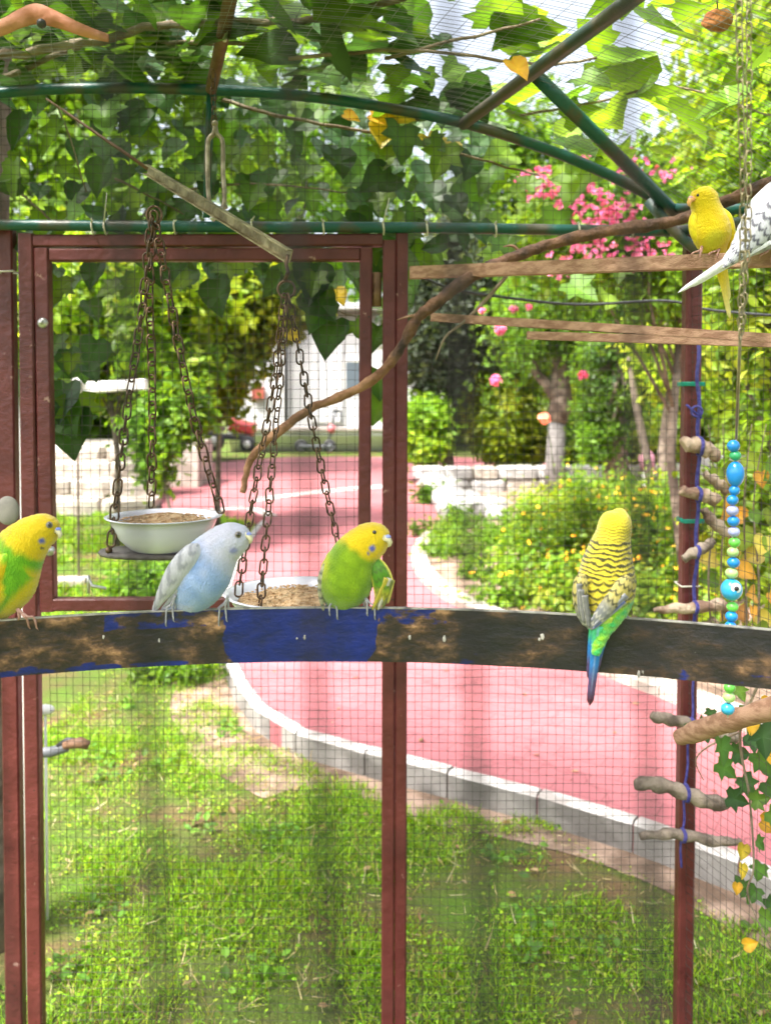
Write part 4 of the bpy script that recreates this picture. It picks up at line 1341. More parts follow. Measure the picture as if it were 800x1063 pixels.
# ---- bird D : barred back
def bird_back():
    d = bar_depth(630)
    t = thing('budgerigar', 'budgerigar seen from behind with black barred yellow back and long blue tail', 'bird', P(630, 640, d), 'budgerigars in the aviary')
    BL = (0.018, 0.02, 0.01); Y = (0.55, 0.46, 0.03)
    def bars(px, py):
        cx = 634 - (py - 560) * .06
        x = (px - cx)
        if py < 560: return sm((math.sin(py * 2.0 + .012 * x * x + 1.5 * math.sin(x * .5)) - .1) * 1.8) * sm((py - 534) / 16) * .6
        if py < 598:
            ph = py * 1.22 + .8 * math.sin(x * .45 + py * .3) + .004 * x * x + 3.2 * nz3(px, py, .10) + 1.4 * nz3(px, py, .3)
            return sm((math.sin(ph) - .0) * 3.0)
        # scallops: staggered rows of rounded feather edges
        row = (py - 598) / 7.5
        r = int(row); f_ = row - r
        cw = 11.0
        u = (x + (cw / 2 if r % 2 else 0) + 1.5 * nz3(px, py, .1)) / cw
        u = (u - math.floor(u)) * 2 - 1
        edge = 1 - .75 * u * u
        return sm(1.35 - abs(f_ - edge * .62) * 4.2) * (.9 if py > 610 else sm((py - 594) / 8))
    def cf(px, py, s, sa, ca):
        n = nz3(px, py, .1)
        c = lerp3((0.62, 0.52, 0.02), Y, sm((py - 545) / 15))
        b_ = bars(px, py)
        lim = sm((638 - py + (px - 630) * -.5) / 7)
        c = lerp3(c, BL, b_ * .92 * lim)
        g_ = lerp3((0.05, 0.42, 0.10), (0.26, 0.55, 0.03), .5 + 1.4 * nz3(px, py, .14, 2))
        rump = sm((py - 628 + (px - 625) * .42) / 8) if px > 612 else sm((py - 640) / 5)
        c = lerp3(c, g_, rump)
        return c, 0.0005 * b_
    secs = [(640, 528.5, .0, 3, 3), (640.5, 531, 0, 9, 9), (640, 536, 0, 14, 14), (638.5, 544, 0, 16.8, 17), (636, 556, 0, 18, 18), (633, 570, 0, 22, 20), (630.5, 586, 0, 26.5, 23), (629.5, 603, -.002, 29.5, 25), (630, 618, -.005, 28, 24), (630, 631, -.009, 23, 19), (628, 643, -.014, 16, 13), (624, 655, -.019, 10.5, 8), (620.5, 668, -.022, 7, 5), (618, 680, -.024, 4, 3)]
    mb = loft(secs, d + .002, cf, 22, 150)
    mb.build('body', M['plumage'], t)
    # folded wings
    def wfl(px, py, s, sa, ca):
        row = s * 7.5; r = int(row); f_ = row - r
        u = ca * 1.8 + (.5 if r % 2 else 0); u = (u - math.floor(u)) * 2 - 1
        e = sm(1 - abs(f_ - (1 - .7 * u * u) * .6) * 4)
        base = lerp3((0.42, 0.36, 0.10), (0.17, 0.18, 0.18), sm((s - .34) * 3.5))
        edge = lerp3(BL, (0.42, 0.41, 0.34), sm((s - .45) * 4))
        return lerp3(base, edge, sm(e * 1.4) * .9), .0004 * e
    w1 = loft([(604, 596, 0, 3, 3), (603, 603, 0, 7, 7), (602, 616, 0, 8, 8), (603.5, 630, 0, 7.5, 6), (607.5, 642, 0, 6.5, 4), (612, 650, 0, 3.5, 3), (615, 655, 0, 1, 1)], d - .020, wfl, 12, 60)
    w1.build('wing', M['feather'], t)
    w2 = loft([(652, 598, .002, 3, 3), (648, 606, 0, 9, 6), (641, 617, 0, 11, 7), (633, 627, -.002, 9, 6), (625, 637, -.002, 7.5, 5), (617, 647, -.001, 5, 3), (612, 653, 0, 1.5, 1)], d - .024, wfl, 12, 60)
    w2.build('wing', M['feather'], t)
    gf = lambda u, f: lerp3(lerp3((0.12, 0.12, 0.12), (0.2, 0.2, 0.2), 1 - abs(f)), (0.46, 0.45, 0.38), sm(f * 5 - 3.6))
    for k, (a, b) in enumerate((((601, 606), (602, 640)), ((603, 612), (606, 647)), ((607, 618), (611, 652)))):
        feather('flight_feather', t, a, b, d - .030 - k * .001, d - .027, 3.2, 2.4, gf)
    for k, (a, b) in enumerate((((650, 618), (616, 650)), ((648, 624), (614, 654)), ((640, 616), (612, 646)))):
        feather('flight_feather', t, a, b, d - .032 + k * .0012, d - .029 + k * .001, 3.2, 2.0, (lambda u, f: lerp3((0.17, 0.18, 0.2), (0.4, 0.4, 0.38), sm(abs(f) * 3 - 1.8))) if k != 1 else (lambda u, f: (0.07, 0.1, 0.24) if abs(f) < .4 else (0.28, 0.3, 0.3)))
    def tf(u, f):
        c = lerp3((0.06, 0.45, 0.2), (0.02, 0.18, 0.5), sm((u - .12) * 4))
        c = lerp3(c, (0.10, 0.06, 0.16), sm((u - .45) * 3.5))
        c = lerp3(c, (0.07, 0.012, 0.03), sm((u - .8) * 7))
        return lerp3(c, (0.25, 0.38, 0.6), (.6 if abs(f) < .15 else 0) * (1 - sm((u - .6) * 3)))
    feather('tail_feather', t, (621, 650), (611.8, 733), d - .026, d - .012, 6.0, 3.6, tf, tip=.1)
    feather('tail_feather', t, (626, 648), (617, 702), d - .024, d - .011, 6.5, 3.2, tf, tip=.2)
    feather('tail_feather', t, (616, 650), (611, 706), d - .024, d - .011, 5.0, 3.0, tf, tip=.2)
    feather('tail_feather', t, (630, 640), (621, 682), d - .028, d - .012, 6.5, 4.0, lambda u, f: lerp3((0.45, 0.6, 0.06), (0.05, 0.42, 0.35), sm(u * 1.6)), tip=.4)
    df = d - BT / 2 - .001
    for x in (647, 612):
        toes(t, 'foot', [[(x, 632, d), (x + 1, 640, d), (x + 2, 642, df - .001), (x + 2, 650, df)],
                         [(x, 632, d), (x + 4, 640, d), (x + 7, 642, df - .001), (x + 8, 649, df)]], .0013, 'foot_grey')
bird_back()

# slats (depth along the slats)
def slat_d(px): return 1 / (0.526 + (px - 425) / 375 * 0.243)
# ---- bird E : all yellow
def bird_yellow():
    d = slat_d(740) + .004
    t = thing('budgerigar', 'plain bright yellow budgerigar on the upper wooden slat by the roof corner', 'bird', P(738, 262, d), 'budgerigars in the aviary')
    def cf(px, py, s, sa, ca):
        n = nz3(px, py, .12)
        c = lerp3((0.78, 0.62, 0.004), (0.70, 0.50, 0.0), .5 + n)
        return lerp3(c, (0.62, 0.60, 0.04), spot(px, py, 737, 252, 12) * .7), 0.0005 * math.sin(py * 2.1 + px * .6 + 4 * nz3(px, py, .2))
    secs = [(728, 194, 0, 3, 3), (728.5, 196, 0, 8.5, 8), (729, 200, 0, 12.5, 12), (730, 206, 0, 14.8, 14), (732, 214, 0, 14.8, 14), (735, 224, 0, 17, 15), (737.5, 235, 0, 19.5, 17), (739, 246, 0, 19.5, 17), (741, 256, .003, 15, 14), (744, 265, .010, 9, 9), (746, 275, .016, 3, 3)]
    mb = loft(secs, d, cf, 7, 40)
    tr = bvh(mb); mb.build('body', M['plumage'], t)
    eye_at(t, tr, 724, 202.5, 0.0022, False)
    beak(t, tr, 717.5, 206.5, -1, .3, 5.5, 'beak_orange', 'cere_pink', d - .012)
    wf = lambda px, py, s, sa, ca: (lerp3((0.9, 0.74, 0.02), (0.7, 0.5, 0.01), sm((math.sin(s * 24 + ca * 3) - .3) * 2) * .5), 0)
    loft([(722, 218, 0, 2, 2), (719.5, 226, 0, 4, 6), (719, 236, 0, 4, 7), (722, 247, 0, 3.5, 5), (727, 258, .004, 1, 1)], d - .002, wf, 7, 24).build('wing', M['feather'], t)
    loft([(748, 216, 0, 2, 2), (754, 225, 0, 4.5, 7), (757.5, 238, .002, 4.5, 8), (758, 250, .004, 4, 6), (755, 262, .01, 1, 1)], d - .002, wf, 7, 24).build('wing', M['feather'], t)
    yf = lambda u, f: lerp3((0.86, 0.66, 0.02), (0.86, 0.78, 0.3), sm(u * 1.4 - .4))
    feather('tail_feather', t, (744, 262), (757.5, 331), d + .014, d + .02, 4.6, 2.2, yf, tip=.15)
    feather('tail_feather', t, (748, 262), (757, 312), d + .015, d + .022, 4.6, 2.4, yf)
    feather('tail_feather', t, (741, 262), (752, 305), d + .015, d + .022, 4, 2.2, yf)
    for x in (726, 744):
        toes(t, 'foot', [[(x + 3, 250, d), (x + 1, 259, d - .012), (x - 6, 262, d - .016), (x - 9, 264, d - .017)],
                         [(x + 3, 250, d), (x + 2, 259, d - .013), (x + 1, 262, d - .018), (x, 266, d - .019)]], .002, 'foot_pink')
bird_yellow()

# ---- bird F : white with grey marks, right edge
def bird_white():
    d = slat_d(800) - .01
    t = thing('budgerigar', 'white budgerigar with grey wing flecks at the right edge, tail pointing down left', 'bird', P(800, 265, d), 'budgerigars in the aviary')
    def cf(px, py, s, sa, ca):
        c = lerp3((0.58, 0.58, 0.64), (0.44, 0.46, 0.58), .5 + nz3(px, py, .08))
        f1 = math.sin(px * .55 + py * .75) * math.sin(px * .42 - py * .55 + 1.3)
        c = lerp3(c, (0.12, 0.12, 0.16), sm((f1 - .5) * 4) * .8 * sm((py - 205) / 30) * sm((820 - px) / 20))
        if s < .3: c = lerp3(c, (0.8, 0.8, 0.84), .5)
        return c, 0.0005 * math.sin((px + py) * 1.3)
    secs = [(868, 172, 0, 3, 3), (866, 173, 0, 10, 10), (858, 177, 0, 16, 16), (846, 184, 0, 20, 19), (832, 195, 0, 24, 21), (816, 211, 0, 28, 24), (800, 229, 0, 29, 24), (785, 243, -.004, 22, 18), (772, 255, -.008, 14, 11), (760, 265, -.012, 7, 6), (748, 275, -.016, 3, 3)]
    mb = loft(secs, d, cf, 12, 80)
    tr = bvh(mb); mb.build('body', M['plumage'], t)
    eye_at(t, tr, 858, 172, .0025)
    beak(t, tr, 870, 177, 1, .3, 6, 'beak_horn', 'cere_blue', d - .004)
    def wf(px, py, s, sa, ca):
        row = s * 10; r = int(row); f_ = row - r
        u = ca * 2 + (.5 if r % 2 else 0); u = (u - math.floor(u)) * 2 - 1
        e = sm(1 - abs(f_ - (1 - .7 * u * u) * .5) * 4)
        return lerp3((0.50, 0.51, 0.58), (0.05, 0.05, 0.08), sm(e * 1.9) * .9), .0004 * e
    loft([(822, 205, 0, 3, 3), (812, 216, 0, 14, 7), (798, 232, 0, 17, 8), (784, 246, -.003, 13, 6), (771, 259, -.006, 8, 4), (758, 271, -.009, 4, 3), (750, 278, -.01, 1, 1)], d - .026, wf, 12, 60).build('wing', M['feather'], t)
    for k, (a, b) in enumerate((((795, 243), (752, 277)), ((790, 250), (755, 276)), ((800, 250), (762, 272)))):
        feather('flight_feather', t, a, b, d - .036 + k * .001, d - .034, 4, 2.2, lambda u, f: lerp3((0.7, 0.71, 0.78), (0.1, 0.1, 0.14), sm(abs(f) * 4 - 2.9)))
    wt = lambda u, f: lerp3((0.8, 0.8, 0.86), (0.45, 0.45, 0.55), sm(f * 4 - 2.8))
    feather('tail_feather', t, (768, 262), (703, 304), d - .03, d - .02, 5.2, 1.9, wt, tip=.2)
    feather('tail_feather', t, (764, 268), (716, 298), d - .028, d - .019, 4.5, 2.2, wt)
    toes(t, 'foot', [[(800, 250, d), (797, 260, d - .012), (792, 263, d - .016), (788, 266, d - .017)],
                     [(800, 250, d), (801, 260, d - .012), (801, 264, d - .018), (800, 270, d - .019)]], .002, 'foot_pink')
bird_white()

# ================================================================== PERCH SLATS, BRANCHES
def slat(label, pts, hts, th):
    t = MB(); n = len(pts)
    for (a, b, ha, hb) in zip(pts[:-1], pts[1:], hts[:-1], hts[1:]):
        A_, B_ = P(*a, slat_d(a[0])), P(*b, slat_d(b[0]))
        wa, wb = ha * slat_d(a[0]) / F / 2, hb * slat_d(b[0]) / F / 2
        vs = []
        for p, w_ in ((A_, wa), (B_, wb)):
            for y, z in ((-th, -w_), (-th, w_), (th, w_), (th, -w_)):
                vs.append(p + Vector((0, y, z)))
        t.add(vs, [(0, 1, 5, 4), (1, 2, 6, 5), (2, 3, 7, 6), (3, 0, 4, 7), (3, 2, 1, 0), (4, 5, 6, 7)])
    t.smooth = False
    o = t.build('wooden_perch', M['slat'], None, P(*pts[0], slat_d(pts[0][0])))
    tag(o, label, 'perch', 'flat wooden perch slats')
slat('upper long flat wooden slat carrying the yellow and white birds', [(425, 283), (800, 269), (900, 266)], [12, 15, 17], 0.012)
slat('middle pale wooden slat sloping down to the right below the yellow bird', [(447, 329), (800, 351), (900, 357)], [8, 9, 10], 0.009)
slat('shorter lower wooden slat just under the middle slat', [(547, 348), (810, 356)], [8, 9], 0.008)

br = thing('branch', 'long crooked branch rising from the bowls across the centre post to the upper right', 'branch', P(258, 505, 1.8))
bp_ = [(252, 512, 1.82, .006), (258, 482, 1.82, .0075), (272, 462, 1.81, .009), (292, 446, 1.8, .0105), (322, 424, 1.8, .009), (352, 412, 1.8, .0095), (382, 397, 1.8, .010), (405, 377, 1.79, .0105), (421, 352, 1.78, .011), (434, 330, 1.77, .012), (455, 312, 1.76, .0125), (482, 292, 1.76, .013), (512, 276, 1.76, .0125), (545, 262, 1.75, .012), (585, 250, 1.74, .0115), (640, 238, 1.72, .012), (700, 229, 1.70, .0115), (760, 206, 1.66, .012), (800, 190, 1.62, .0135), (850, 172, 1.58, .014)]
w_, r_ = smooth_px(bp_, 6)
random.seed(11)
mb = MB()
w2_, r2_ = [], []
for i, (p, r) in enumerate(zip(w_, r_)):
    w2_.append(p + Vector((random.uniform(-1, 1), random.uniform(-1, 1), random.uniform(-1, 1))) * .0012)
    r2_.append(r * (1 + .16 * math.sin(i * .9) * random.random()))
def branch_material():
    m = mat('branch_bark', (0.035, 0.018, 0.014), (0.22, 0.11, 0.065), 0.75, 26, bump=0.9, bscale=70, lo=.35, hi=.66)
    n = m.node_tree; b = n.nodes['Principled BSDF']
    src = b.inputs['Base Color'].links[0].from_socket
    tc = n.nodes.new('ShaderNodeTexCoord'); nz = n.nodes.new('ShaderNodeTexNoise'); nz.inputs['Scale'].default_value = 24; nz.inputs['Detail'].default_value = 7
    n.links.new(tc.outputs['Object'], nz.inputs['Vector'])
    r_ = n.nodes.new('ShaderNodeValToRGB'); r_.color_ramp.elements[0].color = (0.15, 0.065, 0.03, 1); r_.color_ramp.elements[1].color = (0.38, 0.2, 0.11, 1)
    r_.color_ramp.elements[0].position = .35; r_.color_ramp.elements[1].position = .62
    n.links.new(nz.outputs['Fac'], r_.inputs['Fac'])
    at = n.nodes.new('ShaderNodeAttribute'); at.attribute_name = 'Col'
    ad = n.nodes.new('ShaderNodeMath'); ad.operation = 'ADD'
    n.links.new(at.outputs['Fac'], ad.inputs[0]); n.links.new(nz.outputs['Fac'], ad.inputs[1])
    mr = n.nodes.new('ShaderNodeMapRange'); mr.inputs['From Min'].default_value = .93; mr.inputs['From Max'].default_value = 1.07
    n.links.new(ad.outputs[0], mr.inputs['Value'])
    mx = n.nodes.new('ShaderNodeMix'); mx.data_type = 'RGBA'
    n.links.new(mr.outputs[0], mx.inputs['Factor']); n.links.new(r_.outputs['Color'], mx.inputs['A']); n.links.new(src, mx.inputs['B'])
    n.links.new(mx.outputs['Result'], b.inputs['Base Color'])
    return m
branch_mat = branch_material()
mb = MB(); mb.tube(w2_, r2_, 12)
for i in range(len(mb.v)):          # ridged bark
    v = Vector(mb.v[i]); c_ = w2_[min(i // 12, len(w2_) - 1)]
    mb.v[i] = tuple(v + (v - c_).normalized() * .0022 * noise.noise(v * 80) * (1 if i < 12 * len(w2_) else 0))
mb.c = [(g_, g_, g_, 1) for g_ in [max(0.0, min(1.0, (v[0] - X(375) * .89) / (X(440) - X(375)) / .89)) for v in mb.v]]
mb.build('limb', branch_mat, br)
mb = MB(); q, r = smooth_px([(526, 286, 1.76, .004), (505, 310, 1.76, .0038), (480, 335, 1.77, .003), (462, 350, 1.77, .0025), (452, 374, 1.78, .0012)], 4); mb.tube(q, r, 7); mb.build('twig', M['stem'], br)
mb = MB(); q, r = smooth_px([(440, 326, 1.77, .004), (425, 328, 1.765, .003), (412, 332, 1.76, .0012)], 4); mb.tube(q, r, 6); mb.build('twig', M['slat'], br)
mb = MB(); q, r = smooth_px([(540, 262, 1.76, .003), (532, 255, 1.76, .003), (522, 256, 1.76, .001)], 4); mb.tube(q, r, 6); mb.build('twig', M['slat'], br)

cb = MB(); q, r = smooth_px([(440, 288, 2.3, 0), (470, 300, 2.3, 0), (520, 308, 2.35, 0), (600, 316, 2.4, 0), (690, 312, 2.4, 0), (740, 322, 2.4, 0), (840, 330, 2.4, 0)], 5)
cb.tube(q, 0.0042, 6)
tag(cb.build('cable', M['black'], None, q[0]), 'thin dark cable sagging behind the mesh right of the centre post', 'cable')

# ================================================================== CHAINS AND FEEDERS
def link_mesh_data(name, L, W, r, m_):
    mb = MB(); pts = []
    h_ = (L - W) / 2
    for a in np.linspace(0, 2 * math.pi, 12, endpoint=False):
        s = 1 if math.sin(a) > 0 else -1
        pts.append(Vector((W / 2 * math.cos(a), 0, W / 2 * math.sin(a) + s * h_)))
    pts.append(pts[0]); mb.tube(pts, r, 4, caps=False)
    return mb.mesh(name, m_)
LK = link_mesh_data('link', 0.030, 0.015, 0.0019, M['chain'])
LKg = link_mesh_data('link_grey', 0.026, 0.013, 0.0018, M['chain_grey'])
def chain(parent, pts, me=None, pitch=0.0225, n0=0, name='chain', scale=1.0):
    """chain part: its first link, with the other links as sub-parts"""
    me = me or LK
    dense = [Vector(q) for q in catmull([tuple(p) for p in pts], 30)]
    acc = 0; cur = dense[0]; places = []; want = 0
    for a, b in zip(dense[:-1], dense[1:]):
        d = (b - a).length
        while d > 0 and want <= acc + d:
            f_ = (want - acc) / d
            places.append((a.lerp(b, f_), (b - a).normalized())); want += pitch * scale
        acc += d
    first = None
    for i, (p, dr) in enumerate(places):
        q = dr.to_track_quat('Z', 'Y')
        Mx = Matrix.Translation(p) @ q.to_matrix().to_4x4() @ Matrix.Rotation(math.radians(90 * (i % 2) + 35 + random.uniform(-18, 18)), 4, 'Z') @ Matrix.Rotation(random.uniform(-.12, .12), 4, 'Y') @ Matrix.Scale(scale, 4)
        if first is None:
            first = place(name, me, Mx, parent)
            inv = Mx.inverted()
        else:
            o = bpy.data.objects.new('link', me); C.objects.link(o); o.parent = first
            o.matrix_local = inv @ Mx
    return first

# left feeder
fd = 1.40
f1 = thing('hanging_feeder', 'left chain hung feeder tray holding the deeper white bowl', 'feeder', P(160, 215, fd))
top = P(160, 215, fd)
mb = MB(); mb.tube([top + Vector((0.012 * math.sin(a), 0, -.012 + .014 * math.cos(a))) for a in np.linspace(0, 2 * math.pi, 16)], .0022, 6); mb.build('ring', M['chain'], f1)
chain(f1, [P(159, 228, fd), P(155, 300, fd + .03), P(158, 400, fd + .06), P(157, 528, fd + .09)])
chain(f1, [P(161, 228, fd), P(178, 320, fd), P(203, 440, fd + .01), P(231, 536, fd + .02)])
chain(f1, [P(157, 232, fd), P(146, 330, fd - .01), P(130, 440, fd - .02), P(115, 566, fd - .04)], scale=.9)
mb = MB(); tr_c = P(172, 573, fd); mb.lathe(tr_c, [(0.0, -.004), (.106, -.004), (.109, 0), (.106, .004), (0.001, .004)], 40)
for v in range(len(mb.v)):
    x, y, z = mb.v[v]; mb.v[v] = (x, tr_c.y + (y - tr_c.y) * .5, z)
mb.build('tray', M['tray'], f1)
for (x, y) in ((113, 571), (231, 560), (157, 560)):
    mb = MB(); c = P(x, y, fd - .03 if x < 150 else fd + .03); mb.ball(c, .006, 8, 6); mb.build('hook', M['chain'], f1)
def bowl(label, c, R, h, group, fill=.72):
    t = thing('bowl', label, 'bowl', c, group)
    pr = [(R * .55, 0), (R * .62, .004), (R * .8, h * .35), (R * .93, h * .75), (R * .97, h * .95), (R * 1.05, h * .975), (R * 1.06, h), (R * 1.0, h * 1.005), (R * .95, h * .96), (R * .9, h * .74), (R * .76, h * .38), (R * .55, .01)]
    mb = MB(); mb.lathe(c, pr, 64); mb.build('shell', M['ceramic'], t)
    mb = MB(); n = 40; rr = R * (.9 - (.74 - fill) * .3) * .97
    prof = [(rr, h * fill), (rr * .8, h * fill + .004), (rr * .5, h * fill + .009), (rr * .2, h * fill + .012), (0.001, h * fill + .012)]
    V0 = len(mb.v); mb.lathe(c, prof, n)
    for i in range(V0, len(mb.v)):
        x, y, z = mb.v[i]; mb.v[i] = (x, y, z + .005 * noise.noise(Vector((x * 60, y * 60, 1))))
    o = mb.build('seed_heap', M['seed'], t)
    # loose seeds: tiny grains
    m2 = MB(); random.seed(5)
    for i in range(260):
        a = random.uniform(0, 6.28); r = rr * math.sqrt(random.random()) * .95
        zz_ = h * fill + .012 * (1 - (r / rr)) + .004
        m2.ball((c.x + r * math.cos(a), c.y + r * math.sin(a), c.z + zz_ + .001 * random.random()), .0016, 5, 3, (1.5, .8, .8))
    o2 = m2.build('seeds', M['seed'], t); o2['kind'] = 'stuff'
    return t
b1 = tr_c + Vector((-.002, -.0, .0045))
bowl('deeper white enamel seed bowl at left above the lawn', b1, .088, .055, 'white seed bowls', fill=.78)

# right feeder
fd2 = 1.22
f2 = thing('hanging_feeder', 'right chain hung feeder whose chains spread from a ring by the door top', 'feeder', P(297, 268, fd2))
mb = MB(); rc = P(297, 300, fd2); mb.tube([rc + Vector((0.012 * math.sin(a), .002, .012 * math.cos(a))) for a in np.linspace(0, 2 * math.pi, 18)], .0022, 6); mb.build('ring', M['chain'], f2)
mb = MB(); mb.tube([P(299, 264, fd2), P(297, 274, fd2), P(299, 282, fd2), P(296, 290, fd2)], .003, 6); mb.build('hook', M['chain'], f2)
chain(f2, [P(294, 312, fd2 - .006), P(284, 400, fd2 - .01), P(262, 520, fd2 - .02), P(247, 618, fd2 - .03)], scale=.72)
chain(f2, [P(297, 312, fd2 + .004), P(290, 400, fd2), P(281, 500, fd2 - .03), P(270, 628, fd2 - .05)], scale=.72)
chain(f2, [P(300, 312, fd2), P(313, 380, fd2 + .02), P(330, 470, fd2 + .04), P(349, 556, fd2 + .05), P(367, 640, fd2 + .05)], scale=.72)
c2 = P(308, 652, fd2)
mb = MB(); mb.lathe(c2, [(0.0, -.004), (.118, -.004), (.12, 0), (.118, .004), (0.001, .004)], 40); mb.build('tray', M['tray'], f2)
bowl('wider white bowl half hidden behind the bar and the green bird', c2 + Vector((0, 0, .0045)), .097, .048, 'white seed bowls', fill=.72)

# umbrella rib carrying the feeders
rib = thing('metal_rib', 'slanting metal rib with a thin rod end crossing above the door', 'bar', P(50, 105, 1.72))
mb = MB(); mb.tube([P(48, 102, 1.72), P(100, 138, 1.70), P(158, 178, 1.66)], [.002, .003, .0036], 8); mb.build('rod', M['rust_pipe'], rib)
rm = mat('old_brass', (0.16, 0.13, 0.06), (0.34, 0.3, 0.17), 0.5, 40, metallic=.4, bump=.4, bscale=120)
a_, b_ = P(154, 176, 1.66), P(302, 266, 1.26)
mb = MB()
d_ = (b_ - a_).normalized(); up_ = Vector((0, 0, 1)); sd_ = d_.cross(up_).normalized(); upn = sd_.cross(d_).normalized()
mb.beam(a_, b_, .0022, .017, upn)
mb.beam(a_ + upn * .0085 + sd_ * .004, b_ + upn * .0085 + sd_ * .004, .011, .002, upn)
mb.beam(a_ - upn * .0085 + sd_ * .004, b_ - upn * .0085 + sd_ * .004, .011, .002, upn)
mb.build('channel', rm, rib)
for k in range(9):
    p = a_.lerp(b_, .1 + .095 * k) - sd_ * .0014
    mb = MB(); mb.ball(p, .0028, 8, 5, (1, .4, 1)); mb.build('rivet', M['rust_pipe'], rib)
# hanger: chain + flat forked loop
hg = thing('hanger', 'short chain and long forked metal shackle hanging from the rusty roof pipe', 'hanger', P(222, 75, 1.66))
chain(hg, [P(221, 78, 1.62), P(222, 126, 1.62)], scale=.75)
mb = MB()
for pts in ([(223, 126), (222, 138), (216, 147), (215.5, 180), (217, 208), (222, 224)], [(223, 126), (225, 138), (231, 147), (231.5, 180), (233, 205), (229, 224)]):
    mb.tube([Vector(q) for q in catmull([tuple(P(x, y, 1.5)) for x, y in pts], 5)], .0042, 6)
mb.tube([P(214, 220, 1.5), P(236, 214, 1.5)], .004, 8)
mb.ball(P(223, 128, 1.5), .006, 10, 8)
mb.build('shackle', mat('shackle_metal', (0.22, 0.18, 0.13), (0.42, 0.36, 0.28), .4, 50, metallic=.5), hg)
mb = MB(); mb.ball(P(221, 226, 1.49), .0055, 10, 8); mb.build('nut', M['zinc'], hg)
mb = MB(); mb.ball(P(229, 217, 1.49), .0045, 10, 8); mb.build('nut', M['zinc'], hg)

# right hanging chain and bead string
hc = thing('hanging_chain', 'pale double chain hanging from the roof at the right in front of the white bird', 'chain', P(768, -20, 1.02))
chain(hc, [P(766, -20, .78), P(769, 120, .80), P(771, 240, .84), P(768, 350, .88)], LKg, scale=.50)
chain(hc, [P(777, -20, .82), P(777, 120, .84), P(776, 240, .86), P(769, 352, .89)], LKg, scale=.47)
mb = MB(); mb.tube([P(768, 350, .885), P(766, 400, .95), P(764, 455, 1.03)], .0016, 6); mb.build('wire', M['chain_grey'], hc)
bs = thing('bead_string', 'string of blue, green and lilac beads with an eye bead hanging behind the bar', 'toy', P(762, 456, 1.03))
def bead_mat(nm, c): return mat('bead_' + nm, c, tuple(v * .8 for v in c), .28, 12, coat=.4)
BM = {'blue': bead_mat('blue', (0.01, 0.26, 0.72)), 'green': bead_mat('green', (0.04, 0.42, 0.16)), 'lilac': bead_mat('lilac', (0.4, 0.44, 0.78)),
      'pale': bead_mat('pale', (0.45, 0.7, 0.25)), 'lime': bead_mat('lime', (0.15, 0.62, 0.08)), 'sky': bead_mat('sky', (0.04, 0.42, 0.75)), 'teal': bead_mat('teal', (0.02, 0.36, 0.45))}
bd = 1.03
beads = [(761, 463, 6.5, 'blue', 1), (763, 473, 6, 'green', .9), (763, 492, 9, 'blue', 1.5), (762, 509, 5.5, 'blue', 1), (760, 519, 6, 'blue', .9), (760, 530, 6.2, 'lilac', .9), (761, 541, 6.2, 'blue', .9), (761.5, 552, 6, 'lilac', .9), (762, 563, 6, 'lime', .9), (760.5, 573, 6, 'pale', .9), (761, 584, 6.4, 'blue', .9), (759, 595, 6.6, 'pale', .85),
         (759, 612, 11, 'sky', 1.05), (760, 630, 6, 'lime', .9), (759, 640, 6.4, 'blue', .9), (758, 650, 6, 'blue', .9), (758, 661, 6, 'green', .9), (758, 672, 6, 'blue', .9), (758, 683, 6, 'pale', .9), (758, 694, 6, 'lilac', .9), (757, 705, 6, 'blue', .9), (757, 714, 6, 'lime', .9), (756.5, 724, 6.3, 'pale', .9), (755, 736, 7, 'sky', .9)]
eye_disc = {'w': mat('bead_white', (0.8, 0.85, 0.88), None, .3)}
for x, y, r, m_, e in beads:
    mb = MB(); mb.ball(P(x, y, bd), r * bd / F, 16, 12, (1, 1, e))
    o = mb.build('bead', BM[m_], bs)
    if r == 11:
        o['label'] = 'large light blue bead with a white and dark eye'
        c = P(764, 611, bd - .0115)
        m2 = MB(); m2.tube([c + Vector((0, .003, 0)), c, c + Vector((0, -.0007, 0))], [.0062, .0060, .005], 18); m2.build('eye_disc', eye_disc['w'], o)
        m2 = MB(); m2.tube([c, c + Vector((0, -.0012, 0))], [.0032, .0028], 14); m2.build('pupil', M['black'], o)
mb = MB(); mb.tube([P(764, 452, bd), P(761, 520, bd), P(759, 640, bd), P(755, 745, bd)], .0009, 6); mb.build('cord', M['white_tie'], bs)

